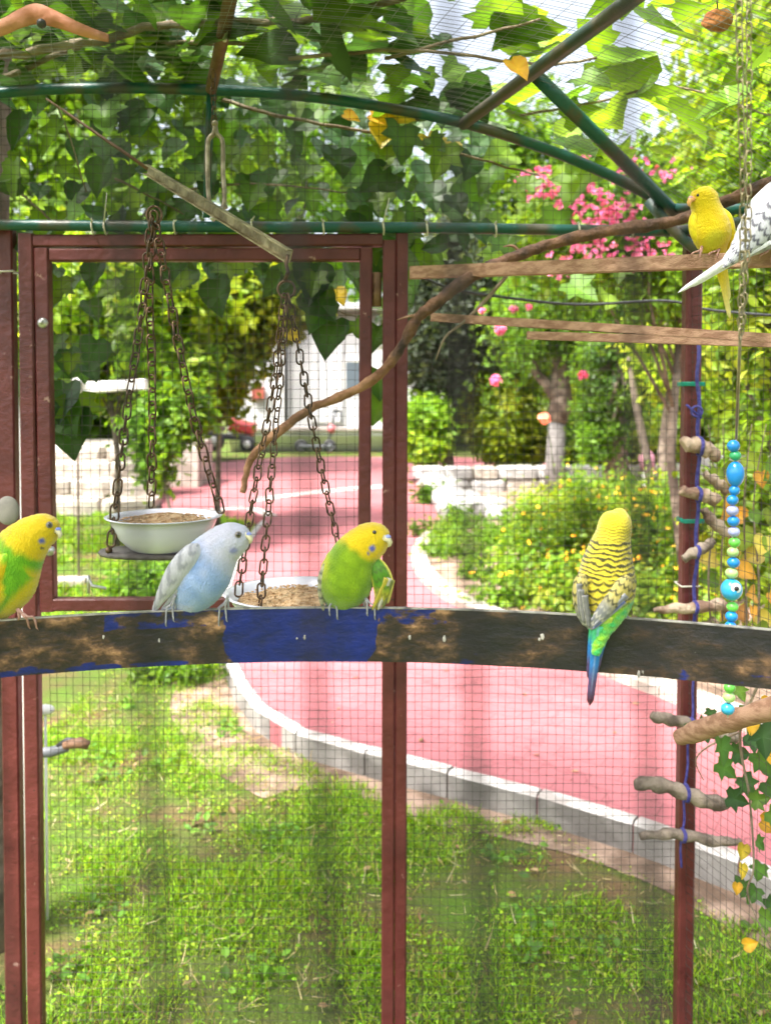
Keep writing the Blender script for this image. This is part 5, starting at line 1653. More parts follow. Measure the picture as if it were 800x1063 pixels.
# driftwood pieces roped to the right post
toy = thing('driftwood_ladder', 'driftwood sticks tied one above the other along a blue rope on the right post', 'toy', P(716, 455, 1.93))
pd = 1.955
w_ = []
for i, y in enumerate(np.linspace(352, 1040, 90)):
    x = np.interp(y, [352, 460, 560, 640, 720, 800, 900, 1040], [724, 725, 723, 720, 720, 712, 706, 704])
    w_.append(P(x + 1.2 * math.sin(i * .9), y, pd + .004 * math.cos(i * .9)))
mb = MB(); mb.tube(w_[:-1][:46], .0042, 6); mb.build('rope', M['blue_rope'], toy)
mb = MB(); mb.tube(w_[44:72], .003, 6); mb.build('rope', M['blue_rope'], toy)
sticks = [([(709, 462, 7.5), (722, 462, 8.5), (736, 468, 8), (746, 475, 5.5)], 'drift'), ([(707, 509, 5.5), (722, 513, 6.5), (735, 516, 7.5), (745, 520, 6.5)], 'drift'), ([(709, 580, 4), (722, 573, 6), (733, 567, 5.5), (741, 561, 3.5)], 'drift_grey'),
          ([(678, 634, 2), (695, 632, 5), (720, 631, 6), (745, 628, 6.5), (758, 634, 6)], 'drift'), ([(676, 743, 5), (690, 746, 6.5), (710, 750, 6), (730, 758, 6.5), (765, 766, 7)], 'drift_grey'),
          ([(659, 814, 6), (680, 814, 8), (705, 821, 7.5), (730, 831, 8), (750, 835, 7), (757, 830, 3)], 'drift_grey'), ([(664, 869, 3.5), (690, 866, 5.5), (715, 868, 6), (745, 874, 5.5), (768, 873, 3)], 'drift_grey'),
          ([(731, 492, 3), (740, 498, 5.5), (750, 506, 6), (756, 512, 4)], 'drift'), ([(730, 528, 4), (738, 540, 6), (750, 550, 6), (758, 556, 3)], 'drift')]
for k, (pts, m_) in enumerate(sticks):
    dd = pd - .022 if k < 7 else pd + .05
    o = catmull([(*tuple(P(x, y, dd)), r * dd / F) for x, y, r in pts], 6)
    random.seed(k)
    mb = MB()
    rs = [max(.001, q[3]) * (1 + .13 * math.sin(i * 1.3 + k)) for i, q in enumerate(o)]
    o = [Vector(q[:3]) + Vector((0, 0, .0015 * math.sin(i * 1.1 + k * 2))) for i, q in enumerate(o)]
    o = [o[0] - (o[1] - o[0]).normalized() * .001] + o + [o[-1] + (o[-1] - o[-2]).normalized() * .001]
    rs = [rs[0] * .7] + rs + [rs[-1] * .6]
    mb.tube(o, rs, 9)
    # rough lumps
    for i in range(len(mb.v)):
        v = Vector(mb.v[i]); nn = noise.noise(v * 90); mb.v[i] = tuple(v + Vector((nn, nn, noise.noise(v * 70 + Vector((3, 3, 3))))) * .0022)
    mb.build('stick', M[m_], toy)
    if k < 7:
        cx = np.interp(pts[1][1], [352, 460, 560, 640, 720, 800, 900, 1040], [724, 725, 723, 720, 720, 712, 706, 704])
        cy = np.interp(cx, [p[0] for p in pts], [p[1] for p in pts]); rr = np.interp(cx, [p[0] for p in pts], [p[2] for p in pts]) * dd / F * 1.18
        c = P(cx, cy, dd)
        mb = MB(); mb.tube([c + Vector((.001 * math.sin(3 * a), rr * math.cos(a), rr * math.sin(a))) for a in np.linspace(0, 2 * math.pi, 16)], .002, 6)
        mb.tube([c + Vector((.004 + .001 * math.sin(3 * a), rr * math.cos(a), rr * math.sin(a))) for a in np.linspace(0, 2 * math.pi, 16)], .002, 6)
        mb.build('knot', M['blue_rope'], toy)
for (x, y) in ((716, 541), (717, 400)):
    mb = MB(); c = P(x, y, 2.0)
    for k in range(3):
        z = Vector((0, 0, .003 * k)); h_ = .023
        mb.tube([c + z + Vector((-h_, -h_, 0)), c + z + Vector((h_, -h_, 0)), c + z + Vector((h_, h_, 0)), c + z + Vector((-h_, h_, 0)), c + z + Vector((-h_, -h_, 0))], .002, 5)
    mb.build('tie', M['green_tie'], toy)
mb = MB(); c = P(723, 427, 1.95)
mb.tube([c + Vector((.012 * math.sin(a), 0, .012 * math.cos(a))) for a in np.linspace(0, 6.28, 14)], .003, 6); mb.tube([P(712, 420, 1.95), P(728, 434, 1.95)], .003, 6); mb.build('knot', M['blue_rope'], toy)
# big bare perch log at right
lg = MB(); o = catmull([(*tuple(P(x, y, d)), r * d / F) for x, y, r, d in [(703, 766, 7, 1.50), (716, 762, 10, 1.48), (745, 752, 11, 1.42), (780, 742, 11, 1.36), (830, 726, 12, 1.3)]], 6)
lg.tube([Vector(q[:3]) for q in o], [q[3] * (1 + .05 * math.sin(i)) for i, q in enumerate(o)], 14)
for i in range(len(lg.v)):
    v = Vector(lg.v[i]); lg.v[i] = tuple(v + Vector((0, 0, 1)) * .0018 * noise.noise(v * 60))
tag(lg.build('perch_log', M['slat'], None, P(703, 766, 1.5)), 'thick bare pale branch perch entering from the right edge below the bar', 'perch')
# cuttlebone
mb = MB(); mb.ball(P(8, 530, 1.7), .026, 16, 12, (.9, .35, 1.1)); tag(mb.build('cuttlebone', M['cuttle'], None, P(8, 530, 1.7)), 'pale grey oval cuttlebone behind the pied bird at left edge', 'cuttlebone')

# ================================================================== VINE over the roof and wall
vine = thing('climbing_vine', 'broad leaved climbing vine covering the aviary roof and hanging behind the door top', 'vine', P(-100, 500, 2.3))
VC = [(0.05, 0.125, 0.018), (0.08, 0.18, 0.018), (0.035, 0.09, 0.025), (0.11, 0.21, 0.018), (0.06, 0.125, 0.04)]
VB = [(0.16, 0.3, 0.02), (0.2, 0.33, 0.03), (0.12, 0.24, 0.02)]
leaf_meshes = []
def leaf_obj_mesh(kind, col):
    V, Fc = TPL[kind]
    return np_mesh('leaf', V, Fc, M['vine_leaf'], np.repeat(np.array([col]), len(V), 0) * tint(kind)[:, None])
for k, c in enumerate(VC + VB): leaf_meshes.append(leaf_obj_mesh('vine' if k % 2 == 0 else 'lobed', c))
yl = [leaf_obj_mesh('vine', (0.62, 0.36, 0.03)), leaf_obj_mesh('vine', (0.5, 0.4, 0.04))]
items = []      # pos, R, size, meshindex
def arch_at(x):
    return float(np.interp(x, ax, az))
def vine_leaf(pos, nrm, size, mi, down=1.0):
    nv = np.array([nrm]) ; R = frames(1, nv, down=down)[0]
    items.append((np.array(pos), R, size, mi))
# on the roof: positions along the barrel with t towards camera
nroof = 2100
for i in range(nroof):
    s = random.uniform(0.05, cum[-1] - .05)
    t_ = random.uniform(-0.15, 2.1)  # vine extended unseen above the camera to shade the birds inside
    p = np.array([np.interp(s, cum, A[:, k]) for k in range(3)]) + np.array(E) * t_
    right = s / cum[-1]
    px_ = 400 + F * p[0] / max(p[1], .2); 
    dens = 1.0 if px_ < 430 else (0.42 if px_ < 640 else 0.35)
    cl = noise.noise(Vector((p[0] * 2.8, p[1] * 2.8, 7)))
    if random.random() > dens * (0.95 + .9 * cl): continue
    hgt = 0.02 + 0.30 * random.random() ** 1.5
    mi = random.choice([0, 1, 2, 3, 4, 0, 2]) if px_ < 500 else random.choice([1, 3, 5, 6, 7])
    vine_leaf(p + np.array([0, 0, hgt]), (random.gauss(0, .5), random.gauss(0, .5) - .2, 1), random.choice((random.uniform(.045, .09), random.uniform(.08, .125))), mi, down=.3)
# hanging behind wall between arch and rail and lower on the left
for i in range(560):
    x = random.uniform(X(-40), X(690))
    px_ = 400 + F * x / 2.1
    zlow = 1.97 if px_ > 60 else 1.6
    ztop = arch_at(x) + .25
    z = random.uniform(zlow - .08, ztop)
    if px_ > 540 and random.random() < .8: continue
    if px_ > 430 and random.random() < .3: continue
    cl = noise.noise(Vector((x * 3, z * 3, 3)))
    if random.random() > .78 + .9 * cl: continue
    mi = random.choice([0, 1, 2, 4, 2, 3]) if px_ < 520 else random.choice([1, 3, 5, 6])
    vine_leaf((x, random.uniform(2.05, 2.6), z), (random.gauss(0, .5), -1, .5 + random.gauss(0, .3)), random.uniform(.05, .10), mi, down=1.6)
# special leaves seen through the door
for (px_, py_, s, mi) in ((325, 285, .11, 2), (322, 315, .10, 4), (336, 300, .08, 0), (346, 345, .10, 2), (340, 325, .09, 0), (312, 300, .08, 0), (368, 345, .06, 1), (385, 265, .06, 3), (392, 350, .07, 0), (392, 395, .08, 0), (393, 425, .07, 1),
                          (70, 410, .10, 2), (72, 440, .12, 2), (62, 430, .11, 0), (78, 425, .10, 3), (60, 300, .08, 3), (100, 285, .07, 2), (60, 360, .07, 1), (75, 380, .05, 3), (295, 300, .07, 4)):
    vine_leaf(tuple(P(px_, py_ - 12, 2.12)), (random.gauss(0, .3), -1, .5), s, mi, down=2.5)
# autumn leaves
aut = []
for (px_, py_, s, d) in ((385, 118, .07, 2.1), (398, 128, .075, 2.12), (410, 122, .05, 2.1), (357, 118, .04, 2.1), (430, 145, .04, 2.1), (455, 150, .05, 2.12), (470, 148, .04, 2.12), (530, 62, .05, 1.6), (300, 345, .04, 2.2), (348, 300, .05, 2.2)):
    aut.append((np.array(P(px_, py_, d)), frames(1, np.array([[.2, -1, .6]]), down=1)[0], s, random.randrange(2)))
cam_p = np.array([0, 0, H])
def px_size(it):
    d = it[0][1]; q = it[0]
    if d <= .1: return 0
    px_ = 400 + F * q[0] / d; py_ = HOR - F * (q[2] - H) / d
    inv = -60 < px_ < 860 and -60 < py_ < 1100
    return it[2] / d * (1 if inv else .01)
items.sort(key=lambda it: -px_size(it))
NP_ = 290 - len(aut)
for p, R, s, mi in items[:NP_]:
    Mx = Matrix.Translation(Vector(p)) @ Matrix([list(R[0]), list(R[1]), list(R[2])]).to_4x4() @ Matrix.Scale(float(s), 4)
    place('leaf', leaf_meshes[mi], Mx, vine)
for p, R, s, mi in aut:
    Mx = Matrix.Translation(Vector(p)) @ Matrix([list(R[0]), list(R[1]), list(R[2])]).to_4x4() @ Matrix.Scale(float(s), 4)
    place('leaf', yl[mi], Mx, vine)['label'] = 'orange yellow dying leaf'
rest = items[NP_:]
allc = VC + VB
parts = []
for kind_i in (0, 1):
    sub = [it for it in rest if it[3] % 2 == kind_i]
    if sub:
        parts.append(cloud('vine' if kind_i == 0 else 'lobed', np.array([it[0] for it in sub]), np.array([it[1] for it in sub]), np.array([it[2] for it in sub]), np.array([allc[it[3]] for it in sub]) * (0.8 + .4 * rng.random((len(sub), 1)))))
V, Fc, c = merge(parts)
o = link_mesh('foliage', np_mesh('foliage', V, Fc, M['vine_leaf'], c), vine); o['kind'] = 'stuff'
# woody stems
stems = [([(-40, 60, 1.9), (60, 50, 1.9), (150, 30, 1.85), (240, 22, 1.8), (340, 18, 1.75), (470, -20, 1.7)], .013), ([(-40, 105, 2.1), (60, 55, 2.05), (120, 45, 1.95), (260, 45, 1.9)], .009),
         ([(220, 100, 2.15), (300, 122, 2.15), (400, 140, 2.15), (480, 160, 2.15), (560, 182, 2.2)], .006), ([(120, 185, 2.12), (150, 200, 2.12), (190, 222, 2.12)], .004), ([(60, 110, 2.1), (75, 150, 2.1), (90, 200, 2.12)], .003),
         ([(-20, 190, 2.2), (20, 200, 2.2), (60, 235, 2.2)], .005), ([(540, 120, 1.95), (620, 105, 1.9), (700, 90, 1.8), (800, 120, 1.7)], .004), ([(400, 60, 1.8), (480, 40, 1.7), (560, 20, 1.6)], .005), ([(300, 60, 1.8), (420, 52, 1.75), (560, 66, 1.7), (620, 60, 1.65)], .005),
         ([(320, 270, 2.13), (345, 318, 2.12), (372, 330, 2.12), (394, 345, 2.12)], .0022), ([(170, 200, 2.15), (260, 190, 2.2), (360, 200, 2.2)], .004)]
for pts, r in stems:
    mb = MB(); o = catmull([tuple(P(*p)) for p in pts], 6)
    mb.tube([Vector(q) + Vector((random.uniform(-1, 1), random.uniform(-1, 1), random.uniform(-1, 1))) * r * .4 for q in o], [r * .75 * (1.1 - .5 * i / len(o)) for i in range(len(o))], 7)
    mb.build('stem', M['stem'], vine)

# dry leaf on roof, seed head
mb = MB()
pts = [(-30, 30), (0, 24), (20, 14), (38, 9), (60, 16), (85, 27), (112, 36)]
wd = [6, 9, 11, 12, 9, 6, 3]
o = catmull([(x, y, w_) for (x, y), w_ in zip(pts, wd)], 5)
vs = []
for i, (x, y, w_) in enumerate(o):
    for k, f_ in enumerate((-1, -.4, .3, 1)):
        vs.append(P(x, y + f_ * w_ * (.9 if f_ > 0 else .5) + (4 if f_ > 0 else 0), 1.3 + .006 * abs(f_) * (1 + .3 * math.sin(i))))
n = len(o)
fs = [(i * 4 + k, i * 4 + k + 1, i * 4 + 5 + k, i * 4 + 4 + k) for i in range(n - 1) for k in range(3)]
mb.add(vs, fs)
vs2 = [v + Vector((0, .004, 0)) for v in vs]; mb.add(vs2, [tuple(reversed(f)) for f in fs])
dl = mb.build('dry_leaf', M['dry'], None, P(38, 20, 1.3)); tag(dl, 'large orange brown dry curled leaf at the top left corner under the roof', 'leaf')
for x, y in ((43, 24), ):
    m2 = MB(); m2.ball(P(x, y, 1.293), .007, 10, 8); m2.build('knob', M['black'], dl)
sh = thing('seed_head', 'round brown dry seed head hanging near the top right', 'seed head', P(745, 21, 1.45))
mb = MB(); mb.ball(P(745, 21, 1.45), .022, 20, 14, (1.1, .8, .8))
for i in range(len(mb.v)):
    v = Vector(mb.v[i]); mb.v[i] = tuple(v + (v - P(745, 21, 1.45)).normalized() * .005 * noise.noise(v * 90))
mb.build('cone', M['cone'], sh)
mb = MB(); mb.tube([P(745, 15, 1.45), P(742, -40, 1.45)], .0015, 5); mb.build('stalk', M['stem'], sh)

# ------------------------------------------------------------------ vine at the lower right with yellow leaves
lv = thing('trailing_vine', 'vine with green and yellowing leaves trailing down outside the right wall below the log', 'vine', P(800, 1000, 1.9))
mb = MB(); q, r = smooth_px([(812, 600, 1.75, .003), (790, 700, 1.78, .003), (768, 760, 1.8, .003), (778, 830, 1.8, .0025), (782, 900, 1.8, .002), (776, 930, 1.8, .002), (800, 985, 1.8, .0015)], 5); mb.tube(q, r, 6); mb.build('stem', M['stem'], lv)
mb = MB(); q, r = smooth_px([(768, 760, 1.8, .002), (735, 775, 1.8, .002), (722, 790, 1.8, .0015), (730, 810, 1.8, .001)], 5); mb.tube(q, r, 6); mb.build('stem', M['stem'], lv)
lm_d = [leaf_obj_mesh('lobed', c) for c in ((0.04, 0.1, 0.03), (0.06, 0.15, 0.03), (0.1, 0.2, 0.03))]
for (x, y, s, k) in ((735, 768, .075, 0), (748, 775, .08, 1), (760, 790, .075, 0), (775, 770, .09, 0), (790, 760, .1, 0), (785, 790, .085, 1), (770, 815, .08, 0), (755, 835, .07, 0), (745, 800, .075, 1), (795, 820, .09, 1), (780, 840, .06, 2), (790, 860, .07, 3), (775, 745, .06, 2), (765, 720, .05, 2), (785, 880, .05, 1),
                     (772, 885, .05, 4), (790, 905, .06, 1), (770, 905, .05, 4), (785, 930, .06, 1), (775, 935, .06, 1), (795, 950, .06, 0), (788, 960, .07, 2), (765, 925, .035, 3), (772, 990, .045, 3), (790, 735, .05, 3), (780, 755, .05, 3), (798, 790, .06, 3), (798, 850, .08, 2), (738, 745, .04, 0), (750, 708, .04, 2)):
    me = lm_d[k] if k < 3 else yl[k - 3]
    R = frames(1, np.array([[random.gauss(0, .5), -1, .4]]), down=1.5)[0]
    Mx = Matrix.Translation(P(x, y - 8, random.uniform(1.72, 1.86))) @ Matrix([list(R[0]), list(R[1]), list(R[2])]).to_4x4() @ Matrix.Scale(s * .62, 4)
    place('leaf', me, Mx, lv)
lt = thing('trailing_vine', 'dry orange and brown leaves tangled right of the post behind the beads', 'vine', P(760, 660, 2.1))
mb = MB()
for k in range(5):
    q, r = smooth_px([(742 + k * 11, 690, 2.05, .003), (735 + k * 13, 600, 2.08, .0025), (742 + k * 10, 520, 2.1, .002), (735 + k * 15, 440, 2.12, .001)], 5); mb = MB(); mb.tube(q, r, 5); mb.build('stem', M['stem'], lt)
dm = [leaf_obj_mesh('vine', c) for c in ((0.5, 0.28, 0.05), (0.36, 0.2, 0.08), (0.16, 0.24, 0.03), (0.1, 0.2, 0.03), (0.45, 0.4, 0.1))]
for i in range(55):
    x, y = random.uniform(730, 830), random.uniform(470, 690)
    R = frames(1, np.array([[random.gauss(0, .6), -1, .4]]), down=1.2)[0]
    Mx = Matrix.Translation(P(x, y, random.uniform(1.98, 2.3))) @ Matrix([list(R[0]), list(R[1]), list(R[2])]).to_4x4() @ Matrix.Scale(random.uniform(.03, .065), 4)
    place('leaf', random.choice(dm), Mx, lt)

# ================================================================== GARDEN BEHIND
BR = [(0.13, 0.26, 0.015), (0.18, 0.33, 0.02), (0.07, 0.16, 0.015), (0.25, 0.38, 0.03), (0.11, 0.2, 0.02)]
DK = [(0.05, 0.085, 0.04), (0.07, 0.1, 0.06), (0.035, 0.06, 0.03), (0.15, 0.19, 0.14)]
MD = [(0.09, 0.2, 0.02), (0.13, 0.26, 0.02), (0.06, 0.13, 0.015), (0.18, 0.31, 0.03)]
YG = [(0.24, 0.34, 0.02), (0.28, 0.36, 0.03), (0.12, 0.22, 0.02), (0.33, 0.36, 0.04), (0.08, 0.16, 0.02)]
def W(px, py, d): return tuple(P(px, py, d))
def rad(px, d): return px * d / F
def gp(px, d, z=0.0):
    p = P(px, 500, d); return (p.x, p.y, z)

# left shrub trees
d = 9.0
tree('broadleaf_tree', 'bright green leafy tree filling the left half of the door view', 'tree', gp(120, d), W(110, 380, d), .035,
     [(W(90, 330, d), (rad(75, d), .9, rad(70, d))), (W(170, 320, d), (rad(70, d), .9, rad(75, d))), (W(40, 300, d), (rad(60, d), .8, rad(60, d)))], 24000, .11, BR + YG, 'oval', .24, 170)
d = 9.8
tree('broadleaf_tree', 'yellow green leafy tree above the white building corner', 'tree', gp(225, d), W(232, 360, d), .035,
     [(W(230, 330, d), (rad(45, d), .8, rad(75, d))), (W(290, 300, d), (rad(30, d), .7, rad(45, d))), (W(215, 400, d), (rad(32, d), .6, rad(45, d)))], 11000, .10, YG, 'oval', .2, 90)
d = 8.2
tree('young_tree', 'slender young tree in front of the stone terrace behind the left bowl', 'tree', gp(176, d), W(166, 470, d), .02,
     [(W(160, 445, d), (rad(26, d), .3, rad(38, d))), (W(185, 425, d), (rad(28, d), .3, rad(30, d))), (W(160, 485, d), (rad(16, d), .2, rad(18, d)))], 3600, .085, MD + BR, 'oval', .12, 50)
# dark grey green tree
d = 15.5
tree('conifer_tree', 'dark grey green tree with dense hanging crown right of the centre post', 'tree', gp(466, d), W(466, 425, d), .13,
     [(W(455, 340, d), (rad(58, d), 1.0, rad(66, d))), (W(510, 330, d), (rad(40, d), 1.0, rad(56, d))), (W(475, 280, d), (rad(60, d), 1.0, rad(50, d)))], 30000, .12, DK, 'diamond', .34, 170, 4)
# tree with limewashed trunk
d = 13.0
tt_, cc = tree('broadleaf_tree', 'forked tree with limewashed pale trunk rising from the low stone wall', 'tree', gp(577, d, .1), W(590, 330, d), 0,
     [(W(600, 300, d), (rad(80, d), 1.2, rad(50, d))), (W(680, 310, d), (rad(70, d), 1.2, rad(60, d))), (W(550, 330, d), (rad(36, d), .8, rad(36, d))), (W(620, 350, d), (rad(60, d), .8, rad(30, d)))], 19000, .11, MD, 'oval', .26, 150)
mb = MB(); mb.tube([P(577, 514, d), P(576, 475, d), P(578, 438, d)], [.19, .14, .13], 12); mb.build('trunk', M['bark_pale'], tt_)
mb = MB(); mb.tube([P(578, 438, d), P(583, 415, d), P(580, 370, d), P(592, 330, d)], [.15, .17, .1, .06], 10)
mb.tube([P(582, 418, d), P(570, 402, d), P(556, 386, d), P(545, 350, d)], [.12, .09, .07, .03], 8)
mb.tube([P(583, 400, d), P(605, 370, d), P(640, 330, d)], [.09, .06, .03], 8); mb.build('limb', M['bark'], tt_)
# ivy clad
d = 11.5
tree('ivy_tree', 'ivy covered dark tree behind the low wall right of the pale trunk', 'tree', gp(640, d, .1), W(645, 350, d), .16,
     [(W(632, 400, d), (rad(26, d), .4, rad(62, d))), (W(618, 440, d), (rad(20, d), .4, rad(34, d))), (W(670, 370, d), (rad(28, d), .4, rad(45, d)))], 9000, .075, MD + [(0.03, .07, .02)], 'oval', .16, 90)
d = 10.5
tt_, cc = tree('forked_tree', 'bare brown trunks leaning together beside the right post', 'tree', gp(690, d, .1), W(690, 400, d), 0,
     [(W(700, 370, d), (rad(34, d), .5, rad(40, d)))], 5000, .08, YG, 'oval', .2, 60)
mb = MB(); mb.tube([P(690, 520, d), P(688, 470, d), P(696, 400, d), P(690, 330, d)], [.085, .07, .055, .03], 10); mb.tube([P(676, 520, d), P(670, 470, d), P(660, 420, d), P(652, 370, d)], [.06, .05, .04, .02], 8); mb.build('trunk', M['bark'], tt_)

# shrubs behind low wall
for i, (px_, py_, rx, rz, cols, lab) in enumerate(((440, 445, 26, 34, BR, 'green shrub at the right edge of the centre post behind the stone wall'), (520, 420, 34, 52, YG, 'yellow flowering shrub left of the pale trunk'), (545, 462, 40, 24, YG, 'low yellow green shrub at the foot of the pale trunk'),
                                              (655, 462, 40, 22, YG, 'low yellow green shrub behind the wall under the ivy tree'), (600, 455, 24, 30, MD, 'dark green shrub between pale trunk and ivy tree'), (503, 385, 30, 36, DK + MD, 'dark bushy shrub under the grey green tree'), (620, 400, 34, 40, YG, 'tall yellow green shrub behind the forked tree limbs'), (700, 440, 34, 40, BR, 'bright green shrub behind the bare leaning trunks'), (740, 430, 40, 50, YG, 'yellow green shrub right of the maroon corner post'))):
    d = 15.0 + .3 * i
    t_, cc = tree('shrub', lab, 'shrub', gp(px_, d, .1), W(px_, py_ + 10, d), .03, [(W(px_, py_, d), (rad(rx, d), .6, rad(rz, d)))], 4200, .12, cols, 'oval', .22, 45, 6, group='shrubs behind the low stone wall')

# hedge of yellow flowers in the bed
t_ = thing('flowering_hedge', 'low hedge of yellow green leaves dotted with orange and yellow flowers filling the bed', 'hedge', gp(620, 6.8, .13))
blobs = []
for (px_, py_, rx, rz, dd) in ((552, 596, 30, 50, 6.6), (585, 572, 36, 62, 6.8), (620, 552, 42, 58, 7.6), (660, 580, 42, 55, 6.8), (700, 590, 44, 60, 6.6), (745, 590, 44, 60, 6.6), (790, 600, 50, 60, 6.4), (600, 620, 60, 32, 6.0), (690, 630, 60, 36, 5.8), (640, 530, 60, 24, 9.5), (720, 530, 60, 28, 9.0), (560, 540, 36, 22, 9.0), (525, 620, 24, 24, 6.1)):
    c = P(px_, py_, dd); rzz = rad(rz, dd)
    z1 = c.z + rzz; blobs.append(((c.x, c.y, max(.2, z1 * .6)), (rad(rx, dd), rad(rx, dd) * .8, max(.15, z1 * .5))))
cp, cc = crown_parts(blobs, 40000, .052, YG + BR + MD[:2], 'oval', .13, 420, up=.9)
o = link_mesh('foliage', np_mesh('foliage', *cp[:2], M['leaf'], cp[2]), t_); o['kind'] = 'stuff'
def flowers(parent, centres, n, spread, size, cols, name='flowers', up=.3, toward=True, lift=.08):
    ci = rng.integers(0, len(centres), n)
    pos = np.array(centres)[ci] + rng.normal(size=(n, 3)) * spread
    pos[:, 2] += lift; pos[:, 1] -= lift
    parts = []
    for k in range(4):
        nm = rng.normal(size=(n, 3)) * .5; nm[:, 2] += up; nm[:, 1] -= 1
        parts.append(cloud('oval', pos, frames(n, nm), size * (.6 + .6 * rng.random(n)), palette(n, cols, .15), 1.5))
    V, Fc, c = merge(parts)
    o = link_mesh(name, np_mesh(name, V, Fc, M['petal'], c), parent); o['kind'] = 'stuff'
flowers(t_, cc, 360, .1, .022, [(0.8, 0.5, 0.02), (0.85, 0.35, 0.03), (0.8, 0.62, 0.08)])
# small ground plants in the tip of the bed
gt = thing('ground_cover', 'low green plants in the near tip of the bed', 'plant', gp(465, 8.2, .13))
bl = []
for (px_, py_) in ((445, 552), (470, 558), (500, 560), (520, 565), (455, 575), (480, 545), (540, 560), (490, 580), (510, 600)):
    p = G(px_, py_, .13); bl.append(((p.x, p.y, .2), (.28, .22, .1)))
cp, cc = crown_parts(bl, 5200, .05, MD + BR, 'oval', .1, 80, up=1)
o = link_mesh('foliage', np_mesh('foliage', *cp[:2], M['leaf'], cp[2]), gt); o['kind'] = 'stuff'
mp = thing('low_plant', 'small green tuft growing on the pink path beside the white stones', 'plant', G(450, 521, .1))
p = G(452, 522, .1); cp, cc = crown_parts([((p.x, p.y, .2), (.3, .22, .12))], 900, .08, MD, 'oval', .1, 14, up=1)
link_mesh('foliage', np_mesh('foliage', *cp[:2], M['leaf'], cp[2]), mp)

# crape myrtle pink flowers, seen above the slats
d = 5.6
t_, cc = tree('flowering_tree', 'tree with clusters of pink blossom above the wooden slats', 'tree', gp(718, d, .1), W(708, 300, d), .035,
     [(W(600, 240, d), (rad(70, d), .5, rad(40, d))), (W(660, 215, d), (rad(60, d), .5, rad(45, d))), (W(700, 290, d), (rad(50, d), .5, rad(50, d)))], 7000, .07, BR + MD, 'oval', .17, 80)
pk = [(0.72, 0.14, 0.33), (0.78, 0.26, 0.44), (0.64, 0.09, 0.27)]
pc = [W(x, y, d - 1.1) for x, y in ((556, 186), (575, 190), (612, 262), (655, 262), (680, 258), (690, 175), (612, 180), (580, 268), (590, 225), (632, 215), (645, 235), (583, 205), (585, 222), (590, 212), (635, 225), (628, 240), (642, 218), (560, 190), (603, 258), (597, 268), (618, 250), (650, 165), (640, 180), (672, 255), (598, 190), (612, 200))]
flowers(t_, pc, 330, .045, .026, pk, up=.2, lift=0)
rs = thing('rose_bush', 'scattered pink roses on thin stems behind the middle slat', 'rose bush', gp(560, 6.0, .1))
mb = MB()
rp = [(590, 292, 7), (633, 308, 6), (519, 341, 7), (549, 318, 4), (533, 320, 5), (515, 394, 7), (605, 388, 6), (565, 433, 7), (688, 313, 6), (500, 322, 4)]
for (x, y, r) in rp:
    mb = MB(); mb.tube([P(x + random.uniform(-14, 24), y + 60, 6.3), P(x + 6, y + 26, 6.1), P(x, y, 6.0)], .004, 4); mb.build('stem', M['green_stem'], rs)
for k, (x, y, r) in enumerate(rp):
    c = np.array(P(x, y, 6.0)); n = 44
    pos = c + rng.uniform(-1, 1, size=(n, 3)) * rad(r, 6) * .38
    nm = (pos - c) + np.array([0, -.01, .01])
    V, Fc, cl = cloud('oval', pos, frames(n, nm), np.full(n, rad(r, 6) * .9), palette(n, pk if k not in (7, 8) else [(0.85, 0.3, 0.25), (0.9, 0.45, 0.3)], .12), 1.6)
    link_mesh('rose', np_mesh('rose', V, Fc, M['petal'], cl), rs)
bl = [(W(x, y, 6.2), (.25, .2, .2)) for x, y in ((590, 300), (630, 310), (540, 330), (515, 385), (605, 395), (680, 330))]
cp, cc = crown_parts(bl, 900, .06, MD, 'oval', .16, 26); link_mesh('foliage', np_mesh('foliage', *cp[:2], M['leaf'], cp[2]), rs)

# bush at the right side close by
d = 3.4
tree('leafy_bush', 'bright yellow green bush close behind the right wall of the aviary', 'bush', gp(800, d), W(800, 330, d), .03,
     [(W(790, 330, d), (rad(62, d), .3, rad(120, d))), (W(770, 160, d), (rad(40, d), .3, rad(90, d))), (W(820, 180, d), (rad(60, d), .4, rad(140, d))), (W(800, 540, d), (rad(50, d), .3, rad(120, d)))], 9000, .05, YG + BR, 'oval', .11, 150)
# tall far trees
for (px_, py_, rx, rz, dd, cols, lab, n) in ((80, 170, 210, 200, 17, BR + MD, 'tall green tree far behind the left of the roof', 12000), (310, 170, 125, 170, 32, BR, 'tall bright tree far behind the middle of the roof', 15000), (540, 215, 110, 105, 27, MD, 'rounded dark green tree far behind the slats', 11000),
                                         (810, 100, 90, 190, 16, YG + BR, 'tall yellow green tree far behind the right wall', 14000), (740, 380, 130, 90, 21, MD, 'broad green tree far beyond the low stone wall', 9000), (60, 400, 130, 90, 20, MD, 'dark green tree behind the stone terrace', 9000), (480, 390, 120, 90, 29, YG, 'pale green tree far behind the dark grey green tree', 9000), (905, 330, 130, 300, 14, BR, 'tall green tree beyond the right edge', 9000), (-120, 330, 130, 260, 14, BR, 'tall green tree beyond the left edge', 9000)):
    tree('tall_tree', lab, 'tree', gp(px_, dd), W(px_, py_ + rz * .3, dd), .11, [(W(px_, py_, dd), (rad(rx, dd), rad(rx, dd) * .7, rad(rz, dd)))], n, .24, cols, 'oval', .7, 110, 12, group='tall trees behind the garden')

